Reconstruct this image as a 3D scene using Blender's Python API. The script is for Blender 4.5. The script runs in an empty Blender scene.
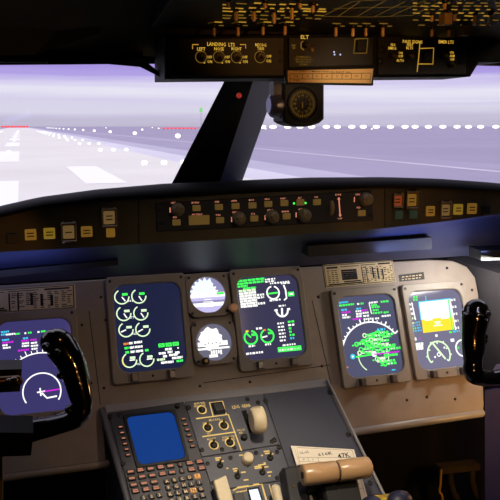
import bpy, math, random
from mathutils import Vector as V
random.seed(7)
SC = bpy.context.scene
COL = SC.collection
# ------------------------------------------------------------------ camera
FPX, PITCH, YAW = 730.94, 0.168, 0.3008
cf = V((math.sin(YAW)*math.cos(PITCH), math.cos(YAW)*math.cos(PITCH), -math.sin(PITCH)))
cr = V((math.cos(YAW), -math.sin(YAW), 0.0))
cu = cr.cross(cf)
cam_d = bpy.data.cameras.new('camera'); cam = bpy.data.objects.new('camera', cam_d); COL.objects.link(cam)
cam_d.sensor_width = 36; cam_d.lens = 36*FPX/500; cam_d.clip_start = 0.02; cam_d.clip_end = 6000
cam.rotation_euler = (math.pi/2-PITCH, 0, -YAW)
SC.camera = cam
def ray(x, y): return cf + cr*((x-250)/FPX) + cu*((250-y)/FPX)
def at_y(x, y, Y):                       # point of the sight line at forward distance Y
    d = ray(x, y); return d*(Y/d.y)
def at_z(x, y, Z):
    d = ray(x, y); return d*(Z/d.z)
class Plane:                             # a working plane with its own axes
    def __init__(s, o, eu, ev):
        s.o, s.eu, s.ev = V(o), V(eu).normalized(), V(ev).normalized()
        s.n = s.eu.cross(s.ev).normalized()
    def shift(s, h): return Plane(s.o+s.n*h, s.eu, s.ev)
    def to3(s, u, v, h=0.0): return s.o+s.eu*u+s.ev*v+s.n*h
    def uv3(s, p):
        d = p-s.o; c = s.eu.dot(s.ev); a = d.dot(s.eu); b = d.dot(s.ev); k = 1-c*c
        return ((a-c*b)/k, (b-c*a)/k)
    def hit(s, x, y):
        d = ray(x, y); return d*(s.o.dot(s.n)/d.dot(s.n))
    def uv(s, x, y): return s.uv3(s.hit(x, y))
    def scale(s, x, y):
        a = s.hit(x, y); return a.dot(cf)/FPX
# ------------------------------------------------------------------ materials
def lin(c):
    return tuple(((x/255)/12.92 if x/255 <= 0.04045 else ((x/255+0.055)/1.055)**2.4) for x in c)
MATS = {}
def mat(name, rgb, rough=0.5, metal=0.0, emit=None, es=1.0, var=0.0, scale=40, bump=0.0, coat=0.0, spec=0.5):
    if name in MATS: return MATS[name]
    m = bpy.data.materials.new(name); m.use_nodes = True; nt = m.node_tree; b = nt.nodes['Principled BSDF']
    c = lin(rgb)
    b.inputs['Base Color'].default_value = (*c, 1); b.inputs['Roughness'].default_value = rough
    b.inputs['Metallic'].default_value = metal; b.inputs['Coat Weight'].default_value = coat
    b.inputs['Specular IOR Level'].default_value = spec
    if emit:
        b.inputs['Emission Color'].default_value = (*lin(emit), 1); b.inputs['Emission Strength'].default_value = es
    if var or bump:
        tc = nt.nodes.new('ShaderNodeTexCoord'); nz = nt.nodes.new('ShaderNodeTexNoise')
        nz.inputs['Scale'].default_value = scale; nz.inputs['Detail'].default_value = 5
        nt.links.new(tc.outputs['Object'], nz.inputs['Vector'])
        if var:
            rp = nt.nodes.new('ShaderNodeValToRGB')
            rp.color_ramp.elements[0].color = (*[x*(1-var) for x in c], 1); rp.color_ramp.elements[1].color = (*[min(1, x*(1+var)) for x in c], 1)
            rp.color_ramp.elements[0].position = .3; rp.color_ramp.elements[1].position = .7
            nt.links.new(nz.outputs['Fac'], rp.inputs['Fac']); nt.links.new(rp.outputs['Color'], b.inputs['Base Color'])
        if bump:
            bp = nt.nodes.new('ShaderNodeBump'); bp.inputs['Strength'].default_value = bump; bp.inputs['Distance'].default_value = .002
            nt.links.new(nz.outputs['Fac'], bp.inputs['Height']); nt.links.new(bp.outputs['Normal'], b.inputs['Normal'])
    MATS[name] = m; return m
def glow(name, rgb, s=1.0): return mat(name, (5, 5, 5), .6, emit=rgb, es=s, spec=0.1)
panel_m = mat('grey_beige_panel_paint', (142, 130, 120), .62, var=.08, scale=30, bump=.08)
bezel_m = mat('bezel_paint', (134, 126, 118), .5, var=.05, scale=60, bump=.05)
ped_m = mat('pedestal_grey_paint', (84, 86, 97), .5, var=.07, scale=45, bump=.06)
edge_m = mat('pale_edge_paint', (150, 148, 150), .35, var=.05)
dark_m = mat('black_panel_paint', (20, 18, 16), .6, var=.1, scale=60)
fascia_m = mat('dark_brown_fascia_paint', (68, 58, 28), .55, var=.1, scale=50)
hood_m = mat('black_hood_leather', (6, 6, 9), .7, bump=.1, scale=250, spec=.15)
black_m = mat('matt_black', (10, 10, 10), .6)
gap_m = mat('gap_black', (5, 5, 5), .9)
gloss_m = mat('gloss_black_plastic', (5, 5, 5), .12, coat=1.0, bump=.5, scale=45)
screw_m = mat('dark_screw_metal', (52, 48, 46), .4, .7)
knob_m = mat('dark_knob_plastic', (104, 92, 62), .45)
cream_m = mat('cream_plastic', (232, 214, 176), .45, var=.05, scale=50)
tan_m = mat('tan_lever_plastic', (196, 156, 112), .28, var=.04, scale=30)
paper_m = mat('cream_paper', (252, 242, 222), .8, var=.02)
ink_m = mat('black_ink', (15, 14, 14), .8)
greyink_m = mat('grey_ink', (120, 110, 96), .8)
placard_m = mat('tan_placard_metal', (206, 184, 136), .5, var=.06)
card_m = mat('beige_compass_card', (228, 196, 142), .7)
shroud_m = mat('blue_grey_shroud_paint', (44, 50, 80), .5, var=.06)
metal_m = mat('brushed_metal', (150, 145, 140), .25, 1.0, var=.1)
copper_m = mat('copper_knob_paint', (240, 178, 128), .4)
liner_m = mat('dark_headliner', (84, 72, 54), .85, var=.12, scale=30, bump=.2)
wall_m = mat('dark_grey_wall_paint', (62, 60, 66), .7, var=.1, scale=20)
floor_m = mat('dark_carpet', (20, 18, 17), .95, var=.2, scale=200, bump=.4)
frame_m = mat('black_window_frame', (5, 5, 10), .6, var=.1, spec=.2)
framelit_m = mat('blue_grey_frame_lit', (66, 72, 112), .45, var=.06)  # lit copy of the frame colour, window light painted in
col_m = mat('purple_grey_column_paint', (132, 124, 156), .55, var=.05)
amber = glow('amber_legend', (226, 170, 58), .62)
ambertxt = glow('bright_amber_legend', (236, 184, 66), .95)
amberdim = glow('dim_amber_legend', (150, 112, 40), .6)
amberped = glow('pedestal_amber_legend', (242, 202, 120), 1.0)
pink = glow('pink_legend', (240, 150, 120), .8)
copperkey = glow('copper_key_legend', (212, 138, 108), .8)
keycap = mat('key_black', (20, 17, 16), .4)
amberkey = mat('amber_button_cap', (150, 116, 54), .5, emit=(190, 140, 50), es=.25)
yellowkey = mat('yellow_button_cap', (150, 126, 44), .5, emit=(200, 160, 50), es=.28)
creamkey = mat('cream_button_cap', (140, 122, 88), .5, emit=(190, 150, 90), es=.22)
redkey = mat('red_button_cap', (140, 76, 40), .5, emit=(190, 85, 40), es=.3)
greenkey = mat('green_button_cap', (44, 56, 44), .5, emit=(60, 76, 56), es=.25)
olivekey = mat('olive_button_cap', (130, 110, 60), .5, emit=(130, 100, 44), es=.28)
guard_m = mat('clear_guard_plastic', (120, 98, 62), .25, coat=.5)
S_white = glow('screen_white', (255, 255, 250), 1.25)
S_green = glow('screen_green', (70, 255, 90), 1.25)
S_pale = glow('screen_pale_green', (225, 255, 205), 1.15)
S_cyan = glow('screen_cyan', (70, 215, 255), 1.0)
S_mag = glow('screen_magenta', (225, 40, 235), 1.0)
S_yel = glow('screen_yellow', (255, 226, 50), 1.12)
S_org = glow('screen_orange', (245, 140, 60), 1.0)
S_sky = glow('screen_attitude_white', (232, 250, 255), 1.2)
S_lav = glow('screen_lavender', (205, 198, 245), 1.0)
S_grey = glow('screen_grey_lavender', (150, 146, 190), .95)
S_mid = glow('screen_mid_grey', (120, 118, 140), .8)
def screen_mat(name, rgb): return mat(name, (8, 8, 10), .12, emit=rgb, es=1.0, spec=.18)
# ------------------------------------------------------------------ mesh builder
class MB:
    def __init__(s): s.v = []; s.f = []; s.mi = []; s.sm = []; s.mats = []
    def m(s, mt):
        if mt not in s.mats: s.mats.append(mt)
        return s.mats.index(mt)
    def add(s, vs, fs, mt, smooth=False):
        o = len(s.v); s.v += [V(p) for p in vs]; k = s.m(mt)
        for f in fs: s.f.append([i+o for i in f]); s.mi.append(k); s.sm.append(smooth)
    def face(s, vs, mt): s.add(vs, [list(range(len(vs)))], mt)
    def prism(s, pl, pts, h0, h1, mt, bev=0.0, cap0=True):
        n = len(pts); rings = [(pts, h0)]
        if bev > 0: rings += [(pts, h1-bev), (inset(pts, bev), h1)]
        else: rings += [(pts, h1)]
        vs = []; fs = []
        for r, h in rings: vs += [pl.to3(u, v, h) for u, v in r]
        for k in range(len(rings)-1):
            for i in range(n):
                j = (i+1) % n; fs.append([k*n+i, k*n+j, (k+1)*n+j, (k+1)*n+i])
        fs.append([(len(rings)-1)*n+i for i in range(n)])
        if cap0: fs.append([n-1-i for i in range(n)])
        s.add(vs, fs, mt)
    def ring(s, pl, outer, inner, h0, h1, mt, hin=None, bev=0.0):
        n = len(outer); hin = h0 if hin is None else hin
        rings = [(outer, h0), (outer, h1-bev), (inset(outer, bev) if bev else outer, h1), (inset(inner, -bev) if bev else inner, h1), (inner, h1-bev), (inner, hin)]
        vs = []; fs = []
        for r, h in rings: vs += [pl.to3(u, v, h) for u, v in r]
        for k in range(5):
            for i in range(n):
                j = (i+1) % n; fs.append([k*n+i, k*n+j, (k+1)*n+j, (k+1)*n+i])
        s.add(vs, fs, mt)
    def lathe(s, c, ax, prof, mt, seg=24, smooth=True):
        c = V(c); ax = V(ax).normalized(); t = V((0, 0, 1)) if abs(ax.z) < .9 else V((1, 0, 0))
        a = ax.cross(t).normalized(); b = ax.cross(a)
        vs = []; fs = []
        for r, h in prof:
            for i in range(seg):
                w = 2*math.pi*i/seg; vs.append(c+ax*h+(a*math.cos(w)+b*math.sin(w))*r)
        for k in range(len(prof)-1):
            for i in range(seg):
                j = (i+1) % seg; fs.append([k*seg+i, k*seg+j, (k+1)*seg+j, (k+1)*seg+i])
        s.add(vs, fs, mt, smooth)
        s.add([vs[i] for i in range(seg)], [list(range(seg))[::-1]], mt); s.add([vs[-seg+i] for i in range(seg)], [list(range(seg))], mt)
    def tube(s, pts, rad, mt, seg=14, flat=1.0, up=V((0, 1, 0))):
        pts = [V(p) for p in pts]
        # smooth resample (Catmull-Rom)
        P = []; R = []
        n = len(pts)
        for i in range(n-1):
            p0, p1, p2, p3 = pts[max(i-1, 0)], pts[i], pts[i+1], pts[min(i+2, n-1)]
            r0, r1, r2, r3 = rad[max(i-1, 0)], rad[i], rad[i+1], rad[min(i+2, n-1)]
            st = 5 if n > 2 else 1
            for k in range(st):
                t = k/st; a, b, c, d = -.5*t+t*t-.5*t**3, 1-2.5*t*t+1.5*t**3, .5*t+2*t*t-1.5*t**3, -.5*t*t+.5*t**3
                P.append(p0*a+p1*b+p2*c+p3*d); R.append(r0*a+r1*b+r2*c+r3*d)
        P.append(pts[-1]); R.append(rad[-1])
        d0 = (P[1]-P[0]).normalized(); d1 = (P[-1]-P[-2]).normalized()
        cap = [(.92, .38), (.7, .7), (.38, .92), (.05, 1.0)]
        PP = [(P[0]-d0*(R[0]*h*.8), R[0]*k, d0) for k, h in reversed(cap)]
        for i in range(len(P)):
            d = (P[min(i+1, len(P)-1)]-P[max(i-1, 0)]).normalized(); PP.append((P[i], R[i], d))
        PP += [(P[-1]+d1*(R[-1]*h*.8), R[-1]*k, d1) for k, h in cap]
        vs = []; fs = []
        for c, r, d in PP:
            a = up - d*up.dot(d); a = a.normalized() if a.length > 1e-4 else d.orthogonal().normalized(); b = d.cross(a)
            for i in range(seg):
                w = 2*math.pi*i/seg; vs.append(c+a*(math.cos(w)*r*flat)+b*(math.sin(w)*r))
        for k in range(len(PP)-1):
            for i in range(seg):
                j = (i+1) % seg; fs.append([k*seg+i, k*seg+j, (k+1)*seg+j, (k+1)*seg+i])
        fs.append(list(range(seg))[::-1]); fs.append([(len(PP)-1)*seg+i for i in range(seg)])
        s.add(vs, fs, mt, True)
    def ball(s, c, r, mt, sc=(1, 1, 1), seg=14, rings=9):
        c = V(c); vs = []; fs = []
        for k in range(rings+1):
            p = math.pi*k/rings
            for i in range(seg):
                w = 2*math.pi*i/seg; vs.append(c+V((math.sin(p)*math.cos(w)*r*sc[0], math.sin(p)*math.sin(w)*r*sc[1], math.cos(p)*r*sc[2])))
        for k in range(rings):
            for i in range(seg):
                j = (i+1) % seg; fs.append([k*seg+i, (k+1)*seg+i, (k+1)*seg+j, k*seg+j])
        s.add(vs, fs, mt, True)
    def box(s, a, b, mt):
        a = V(a); b = V(b)
        vs = [V((x, y, z)) for x in (a.x, b.x) for y in (a.y, b.y) for z in (a.z, b.z)]
        s.add(vs, [[0, 1, 3, 2], [4, 6, 7, 5], [0, 4, 5, 1], [2, 3, 7, 6], [0, 2, 6, 4], [1, 5, 7, 3]], mt)
    def hexa(s, q0, q1, mt):             # two quads, front and back
        s.add(list(q0)+list(q1), [[0, 1, 2, 3], [7, 6, 5, 4], [0, 4, 5, 1], [1, 5, 6, 2], [2, 6, 7, 3], [3, 7, 4, 0]], mt)
    # --- flat markings printed or lit on a plane; coordinates in uv
    def stroke(s, pl, pts, w, h, mt, closed=False):
        pts = [V((a, b)) for a, b in pts]; n = len(pts); L = []; R = []
        for i in range(n):
            p = pts[i-1] if (i > 0 or closed) else pts[i]; q = pts[(i+1) % n] if (i < n-1 or closed) else pts[i]
            d = (q-p); d = d.normalized() if d.length > 1e-9 else V((1, 0)); nn = V((-d.y, d.x))*w/2
            L.append(pts[i]+nn); R.append(pts[i]-nn)
        vs = [pl.to3(p.x, p.y, h) for p in L]+[pl.to3(p.x, p.y, h) for p in R]; fs = []
        for i in range(n if closed else n-1):
            j = (i+1) % n; fs.append([n+i, n+j, j, i])
        s.add(vs, fs, mt)
    def arc(s, pl, c, r, a0, a1, w, h, mt, seg=28):
        s.stroke(pl, [(c[0]+r*math.cos(math.radians(a0+(a1-a0)*i/seg)), c[1]+r*math.sin(math.radians(a0+(a1-a0)*i/seg))) for i in range(seg+1)], w, h, mt)
    def disc(s, pl, c, r, h, mt, seg=28, sv=1.0):
        s.face([pl.to3(c[0]+r*math.cos(2*math.pi*i/seg), c[1]+sv*r*math.sin(2*math.pi*i/seg), h) for i in range(seg)], mt)
    def rect(s, pl, u0, v0, u1, v1, h, mt): s.face([pl.to3(u0, v0, h), pl.to3(u1, v0, h), pl.to3(u1, v1, h), pl.to3(u0, v1, h)], mt)
    def text(s, pl, x, y, t, hpx, mt, h=.0006, wpx=None, align='C', uv=None):
        vs, fs, (w, hh) = text_mesh(t)
        k = pl.scale(x, y); c = uv or pl.uv(x, y); sy = hpx*k/hh; sx = sy if wpx is None else wpx*k/w
        ox = {'C': -w*sx/2, 'L': 0, 'R': -w*sx}[align]
        s.add([pl.to3(c[0]+ox+a*sx, c[1]-hpx*k/2+b*sy, h) for a, b in vs], fs, mt)
    def build(s, name, parent=None, label=None):
        me = bpy.data.meshes.new(name); o0 = parent_loc(parent)
        me.from_pydata([tuple(p-o0) for p in s.v], [], s.f)
        for mt in s.mats: me.materials.append(mt)
        for p, k, q in zip(me.polygons, s.mi, s.sm): p.material_index = k; p.use_smooth = q
        me.update()
        o = bpy.data.objects.new(name, me); COL.objects.link(o)
        if parent: o.parent = parent
        if label: o['label'] = label
        return o
def merge(mb, o):                          # markings printed or lit on a part become faces of that part's mesh
    me = o.data; o0 = parent_loc(o.parent)
    vs = [tuple(v.co) for v in me.vertices]; fs = [list(p.vertices) for p in me.polygons]; mi = [p.material_index for p in me.polygons]; sm = [p.use_smooth for p in me.polygons]
    mats = list(me.materials); n0 = len(vs)
    vs += [tuple(p-o0) for p in mb.v]; fs += [[i+n0 for i in f] for f in mb.f]
    for mt in mb.mats:
        if mt not in mats: mats.append(mt)
    mi += [mats.index(mb.mats[k]) for k in mb.mi]; sm += mb.sm
    nm = bpy.data.meshes.new(o.name); nm.from_pydata(vs, [], fs)
    for mt in mats: nm.materials.append(mt)
    for p, k, q in zip(nm.polygons, mi, sm): p.material_index = k; p.use_smooth = q
    nm.update(); o.data = nm; bpy.data.meshes.remove(me)
def screw(pl, c, prof, parent, m=None):
    b = MB(); b.lathe(c, pl.n, prof, m or screw_m, 12); return b.build('screw', parent)
def parent_loc(p):
    l = V((0, 0, 0))
    while p is not None: l = l+p.location; p = p.parent
    return l
TX = {}
def text_mesh(t):
    if t in TX: return TX[t]
    c = bpy.data.curves.new('t', 'FONT'); c.body = t; c.resolution_u = 1; c.offset = .008
    o = bpy.data.objects.new('t', c); COL.objects.link(o); dg = bpy.context.evaluated_depsgraph_get(); dg.update()
    me = bpy.data.meshes.new_from_object(o.evaluated_get(dg))
    vs = [(v.co.x, v.co.y) for v in me.vertices]; fs = [list(p.vertices) for p in me.polygons]
    x0 = min(v[0] for v in vs); y0 = min(v[1] for v in vs); x1 = max(v[0] for v in vs); y1 = max(v[1] for v in vs)
    vs = [(a-x0, b-y0) for a, b in vs]
    bpy.data.objects.remove(o); bpy.data.curves.remove(c); bpy.data.meshes.remove(me)
    TX[t] = (vs, fs, (x1-x0, y1-y0)); return TX[t]
def inset(pts, d):
    n = len(pts); P = [V(p) for p in pts]; area = sum(P[i].x*P[(i+1) % n].y-P[(i+1) % n].x*P[i].y for i in range(n)); sg = 1 if area > 0 else -1
    out = []
    for i in range(n):
        e0 = (P[i]-P[i-1]); e1 = (P[(i+1) % n]-P[i])
        e0 = e0.normalized() if e0.length > 1e-9 else e1.normalized(); e1 = e1.normalized() if e1.length > 1e-9 else e0
        n0 = V((-e0.y, e0.x))*sg; n1 = V((-e1.y, e1.x))*sg; b = n0+n1; b = b/max(b.length_squared, .3)*2
        out.append(tuple(P[i]+b*d))
    return out
def rrect(u0, v0, u1, v1, r, seg=5):
    pts = []
    for cx, cy, a in ((u1-r, v1-r, 0), (u0+r, v1-r, 90), (u0+r, v0+r, 180), (u1-r, v0+r, 270)):
        for i in range(seg+1):
            w = math.radians(a+90*i/seg); pts.append((cx+r*math.cos(w), cy+r*math.sin(w)))
    return pts
def circ(c, r, seg=24): return [(c[0]+r*math.cos(2*math.pi*i/seg), c[1]+r*math.sin(2*math.pi*i/seg)) for i in range(seg)]
def prect(pl, x, y, w, h):               # rectangle centred at a sight point, sized in px at that depth
    u, v = pl.uv(x, y); k = pl.scale(x, y); return (u-w*k/2, v-h*k/2, u+w*k/2, v+h*k/2)
def pquad(pl, *p): return [pl.uv(*q) for q in p][::-1]
def tag(o, label=None, cat=None, group=None, kind=None):
    if label: o['label'] = label
    if cat: o['category'] = cat
    if group: o['group'] = group
    if kind: o['kind'] = kind
    return o
def thing(name, loc, label, cat, group=None):
    o = bpy.data.objects.new(name, None); COL.objects.link(o); o.location = V(loc); o.empty_display_size = .02
    return tag(o, label, cat, group)
def struct(name, mb, label=None):
    o = mb.build(name); o['kind'] = 'structure'
    if label: o['label'] = label
    return o
# ------------------------------------------------------------------ working planes (real places)
TILT = .3975
D = Plane((0, 1.6052, 0), (1, 0, 0), (0, math.sin(TILT), math.cos(TILT)))        # front of the display units
MP = D.shift(-.012)                                                             # face of the main panel
PED = Plane((.3581, 1.3747, -.5489), (1, 0, 0), (-.147, .735, .661))             # sloping face of the pedestal
FC = Plane((0, 1.33, 0), (1, 0, 0), (0, 0, 1))                                   # centre fascia
OS = Plane((0, .87, 0), (1, 0, 0), (0, 0, 1))                                    # overhead front strip
OPs = .2
OP = Plane((0, .87, OS.hit(320, 34).z), (1, 0, 0), (0, -1, OPs))                 # overhead switch panel (faces down)
CX = .363
# ================================================================== SETTING
XL, XR = CX-.72, CX+.72
FLOOR, BACK = -1.18, -1.4
b = MB(); b.box((XL, BACK, FLOOR-.04), (XR, 1.66, FLOOR), floor_m); struct('floor', b, 'dark carpeted floor of the flight deck')
b = MB(); b.box((XL-.05, BACK, FLOOR), (XL, 1.66, -.17), wall_m); b.box((XL-.05, BACK, -.17), (XL, 1.06, .5), wall_m); struct('wall_left', b, 'dark grey left side wall')
b = MB(); b.box((XR, BACK, FLOOR), (XR+.05, 1.66, -.17), wall_m); b.box((XR, BACK, -.17), (XR+.05, 1.06, .5), wall_m); struct('wall_right', b, 'dark grey right side wall')
b = MB(); b.box((XL, BACK-.05, FLOOR), (XR, BACK, .5), wall_m); struct('wall_back', b, 'dark rear bulkhead')
b = MB(); b.box((XL, 1.62, FLOOR), (XR, 1.66, -.22), gap_m); struct('wall_front', b, 'black forward bulkhead under the windows')
b = MB()
prof = [(.96, .088), (.2, .392), (BACK, .45)]
for (y0, z0), (y1, z1) in zip(prof, prof[1:]):
    b.hexa([(XL, y0, z0), (XR, y0, z0), (XR, y1, z1), (XL, y1, z1)], [(XL, y0, z0+.04), (XR, y0, z0+.04), (XR, y1, z1+.04), (XL, y1, z1+.04)], liner_m)
q = [at_y(-12, 56, .93), at_y(34, 55, .93), at_y(100, 33, .9), at_y(112, -20, .86), at_y(-12, -20, .86)]
b.add(list(q)+[p+V((0, .02, .05)) for p in q], [[0, 1, 2, 3, 4], [9, 8, 7, 6, 5]]+[[i, i+5, (i+1) % 5+5, (i+1) % 5] for i in range(5)], mat('brown_liner_panel', (112, 98, 74), .8, var=.1))
struct('ceiling', b, 'dark brown headliner with a paler trim panel at left')
# window header
b = MB()
pts = [(-60, 62), (0, 65), (60, 66), (100, 66), (143, 64)]
prev = None
zt = .32
def header(xa, ya, xb, yb, Y, m):
    p, q = at_y(xa, ya, Y), at_y(xb, yb, Y)
    b.hexa([p, q, V((q.x, Y, q.z+.05)), V((p.x, Y, p.z+.05))], [p+V((0, .2, .035)), q+V((0, .2, .035)), V((q.x, Y+.2, zt)), V((p.x, Y+.2, zt))], m)
header(-230, 62, 0, 65, .95, frame_m); header(0, 65, 143, 64, .95, frame_m)
header(143, 64, 480, 62, .97, frame_m); header(480, 64, 720, 68, .95, frame_m)
struct('trim_1', b, 'black header frame along the top of both windows')
b = MB(); p, q = at_y(-20, 60.5, .94), at_y(46, 61.5, .94)
b.tube([p, q], [.002, .002], mat('blue_glint_gloss', (50, 54, 100), .15, coat=1), 8); b.build('edge_glint', bpy.data.objects['trim_1'])  # blue tube put in for the glint along the header edge
b = MB(); q0 = [at_y(100, 63.5, .935), at_y(143, 62, .935), at_y(165, 79.5, .9), at_y(140, 67, .93)]
b.hexa(q0, [p+V((0, .012, .006)) for p in q0], mat('fillet_painted_bounce', (176, 174, 200), .5)); b.build('corner_fillet', bpy.data.objects['trim_1'])  # pale colour stands in for window light bouncing onto the fillet
# centre post
b = MB()
p0, p1, p2, p3 = at_y(170, 187, 1.5), at_y(218, 187, 1.47), at_y(254, 78, 1.14), at_y(226, 78, 1.17)
dp = V((.02, .06, 0))
s1, s2 = at_y(240, 187, 1.56), at_y(279, 78, 1.2)
b.add([p0, p1, p2, p3], [[0, 1, 2, 3]], frame_m)
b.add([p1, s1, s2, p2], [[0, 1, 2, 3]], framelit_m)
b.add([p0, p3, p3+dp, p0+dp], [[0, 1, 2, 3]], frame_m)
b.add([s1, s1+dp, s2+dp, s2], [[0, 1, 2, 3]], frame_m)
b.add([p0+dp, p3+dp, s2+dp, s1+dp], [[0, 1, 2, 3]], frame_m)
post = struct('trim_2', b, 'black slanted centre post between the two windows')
b = MB(); c = at_y(239, 95.5, 1.17); b.ball(c, .0045, mat('red_indicator_lens', (150, 40, 30), .3, emit=(190, 50, 40), es=.5), (1, .7, 1)); b.build('indicator_lamp', post, 'small red lamp near top of post')
# panes
gm = bpy.data.materials.new('window_glass'); gm.use_nodes = True; nt = gm.node_tree; nt.nodes.clear()
out = nt.nodes.new('ShaderNodeOutputMaterial'); mx = nt.nodes.new('ShaderNodeMixShader'); tr = nt.nodes.new('ShaderNodeBsdfTransparent'); gl = nt.nodes.new('ShaderNodeBsdfGlossy')
tr.inputs['Color'].default_value = (.97, .97, .985, 1); gl.inputs['Roughness'].default_value = .02; mx.inputs[0].default_value = .012
nt.links.new(tr.outputs[0], mx.inputs[1]); nt.links.new(gl.outputs[0], mx.inputs[2]); nt.links.new(mx.outputs[0], out.inputs[0])
for i, (a, c, lab) in enumerate((((XL, 1.42), (CX-.02, 1.56), 'left windshield pane looking down the runway'), ((CX+.02, 1.56), (XR, 1.42), 'right windshield pane looking over the apron'))):
    b = MB(); q0 = [V((a[0], a[1], -.16)), V((c[0], c[1], -.16)), V((c[0], c[1]-.36, .125)), V((a[0], a[1]-.36, .125))]
    nn = (q0[1]-q0[0]).cross(q0[3]-q0[0]).normalized()*.004
    b.hexa(q0, [p+nn for p in q0], gm); struct('window_%d' % (i+1), b, lab)
# ================================================================== OUTSIDE
GZ = -2.75
def ground_m(name, rgb, var, sc):
    return mat(name, rgb, .9, var=var, scale=sc, spec=.1)
apron_m = ground_m('lavender_grey_apron', (166, 158, 182), .05, .05)
rw_m = ground_m('runway_painted_landing_glow', (233, 231, 224), .05, .12)  # landing-light brightness put into the colour of the runway's middle
shoulder_m = ground_m('lavender_runway_shoulder', (170, 163, 187), .05, .1)
mid1_m = ground_m('runway_glow_fade_inner', (222, 219, 229), .06, .1); mid2_m = ground_m('runway_glow_fade_outer', (194, 189, 208), .06, .1); edge_line_m = ground_m('faded_edge_line', (206, 202, 216), .1, .3)  # mid tones step the painted glow down towards the runway sides
paint_m = ground_m('white_runway_paint', (255, 255, 252), .0, 1)
b = MB()
b.box((-1500, 2.5, GZ-.5), (4000, 4000, GZ-.02), apron_m)
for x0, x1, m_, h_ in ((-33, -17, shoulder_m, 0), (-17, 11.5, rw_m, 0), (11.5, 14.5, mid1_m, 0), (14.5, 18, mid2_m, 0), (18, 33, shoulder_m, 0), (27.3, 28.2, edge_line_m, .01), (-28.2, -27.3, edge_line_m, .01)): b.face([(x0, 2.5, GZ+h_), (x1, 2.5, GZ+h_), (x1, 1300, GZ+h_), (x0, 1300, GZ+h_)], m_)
b.face([(2.9, 36, GZ+.01), (4.9, 36, GZ+.01), (4.9, 52, GZ+.01), (2.9, 52, GZ+.01)], paint_m)
b.face([(-9.9, 36, GZ+.01), (-7.9, 36, GZ+.01), (-7.9, 52, GZ+.01), (-9.9, 52, GZ+.01)], paint_m)
for k in range(9):
    y = 14+k*46; b.face([(-2.2, y, GZ+.01), (-.2, y, GZ+.01), (-.2, y+25, GZ+.01), (-2.2, y+25, GZ+.01)], paint_m)
struct('ground', b, 'pale runway and lavender grey apron beyond the windows')
wl = glow('white_airfield_lamp', (255, 255, 245), 2.2); rl = glow('red_airfield_lamp', (250, 80, 90), 1.3); glm = glow('green_airfield_lamp', (150, 230, 150), 1.0)
pole_m = mat('lamp_pole_grey', (170, 166, 178), .6)
def lamp_proto(name, r, m, sc, pole):
    t = thing(name, (0, 0, 0), 'x', 'runway light')
    b = MB(); b.ball((0, 0, pole+r*sc[2]), r, m, sc, 10, 6); b.build('lamp_head', t)
    b = MB(); b.lathe((0, 0, 0), (0, 0, 1), [(r*.35, 0), (r*.25, pole*.5), (r*.25, pole+r*.4)], pole_m, 8); b.build('lamp_post', t)
    return t
def copies(proto, spots, label, cat, group):
    for i, p in enumerate(spots):
        o = proto
        if i:
            o = proto.copy(); COL.objects.link(o)
            for ch in proto.children:
                c = ch.copy(); COL.objects.link(c); c.parent = o
        o.location = p; tag(o, label, cat, group)
tdz = []
for k in range(12):
    y = 52+k*30
    for l in (8.3, 9.7, 11.1): tdz.append((l, y, GZ))
for k in range(7, 12):
    for l in (-8.3, -9.7, -11.1): tdz.append((l, 52+k*30, GZ))
copies(lamp_proto('touchdown_light', .23, wl, (1, 1, .7), .03), tdz, 'small white touchdown zone light in the short cross bars set in the runway', 'runway light', 'touchdown zone lights')
copies(lamp_proto('centreline_light', .22, wl, (1, 1, .7), .03), [(-1.2, 78+k*32, GZ) for k in range(13)], 'white light on the runway centreline', 'runway light', 'runway centreline lights')
copies(lamp_proto('edge_light', .6, wl, (1, 1, .8), .2), [(32, 155+k*62, GZ) for k in range(14)], 'white light in the line along the right edge of the runway', 'runway light', 'right runway edge lights')
copies(lamp_proto('edge_light', .7, wl, (1, 1, .8), .2), [(-32, 900+k*70, GZ) for k in range(5)], 'white light in the line along the left edge of the far runway', 'runway light', 'left runway edge lights')
copies(lamp_proto('runway_end_light', 2.2, rl, (1, 1, .7), .3), [(-26+k*4.6, 1230, GZ) for k in range(9)], 'red light in the bar across the far end of the runway', 'runway light', 'red runway end lights')
pts = []
for k in range(9):
    p = at_y(164+k*3.9, 126, 560); pts.append((p.x, 560, GZ))
copies(lamp_proto('obstruction_light', 1.0, rl, (1.3, 1, .6), .5), pts, 'red light in the short bar just left of the centre post', 'runway light', 'red lights beside the centre post')
pts = []
for k in range(21):
    p = at_y(236+k*12.9+random.uniform(-2, 2), 126, 420); pts.append((p.x, 420, GZ))
copies(lamp_proto('apron_floodlight', 1.75, wl, (1.35, 1, .62), 1.2), pts, 'white apron floodlight in the distant row seen through the right window', 'apron light', 'apron floodlights')
t = thing('taxi_light', (*at_z(243, 148, GZ).xy, GZ), 'lone white taxi light on the apron just below the compass', 'taxi light')
b = MB(); b.ball(t.location+V((0, 0, .16)), .2, wl, (1, 1, .8)); b.build('lamp_head', t); b = MB(); b.lathe(t.location, (0, 0, 1), [(.08, 0), (.05, .1)], pole_m, 8); b.build('lamp_post', t)
p = at_y(201, 110, 250); t = thing('beacon_mast', (p.x, 250, GZ), 'tall thin mast with a green beacon left of the centre post', 'beacon')
b = MB(); b.ball(p, .6, glm, (1, 1, 1.5)); b.build('beacon_lamp', t); b = MB(); b.lathe((p.x, 250, GZ), (0, 0, 1), [(.12, 0), (.06, p.z-GZ)], pole_m, 8); b.build('mast', t)
pts = [(52, 330), (90, 500), (140, 420), (70, 640), (120, 700), (190, 380)]
copies(lamp_proto('field_light', .5, wl, (1, 1, .8), .8), [(x, y, GZ) for x, y in pts], 'faint scattered white light on the field right of the runway', 'runway light', 'scattered field lights')
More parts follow.
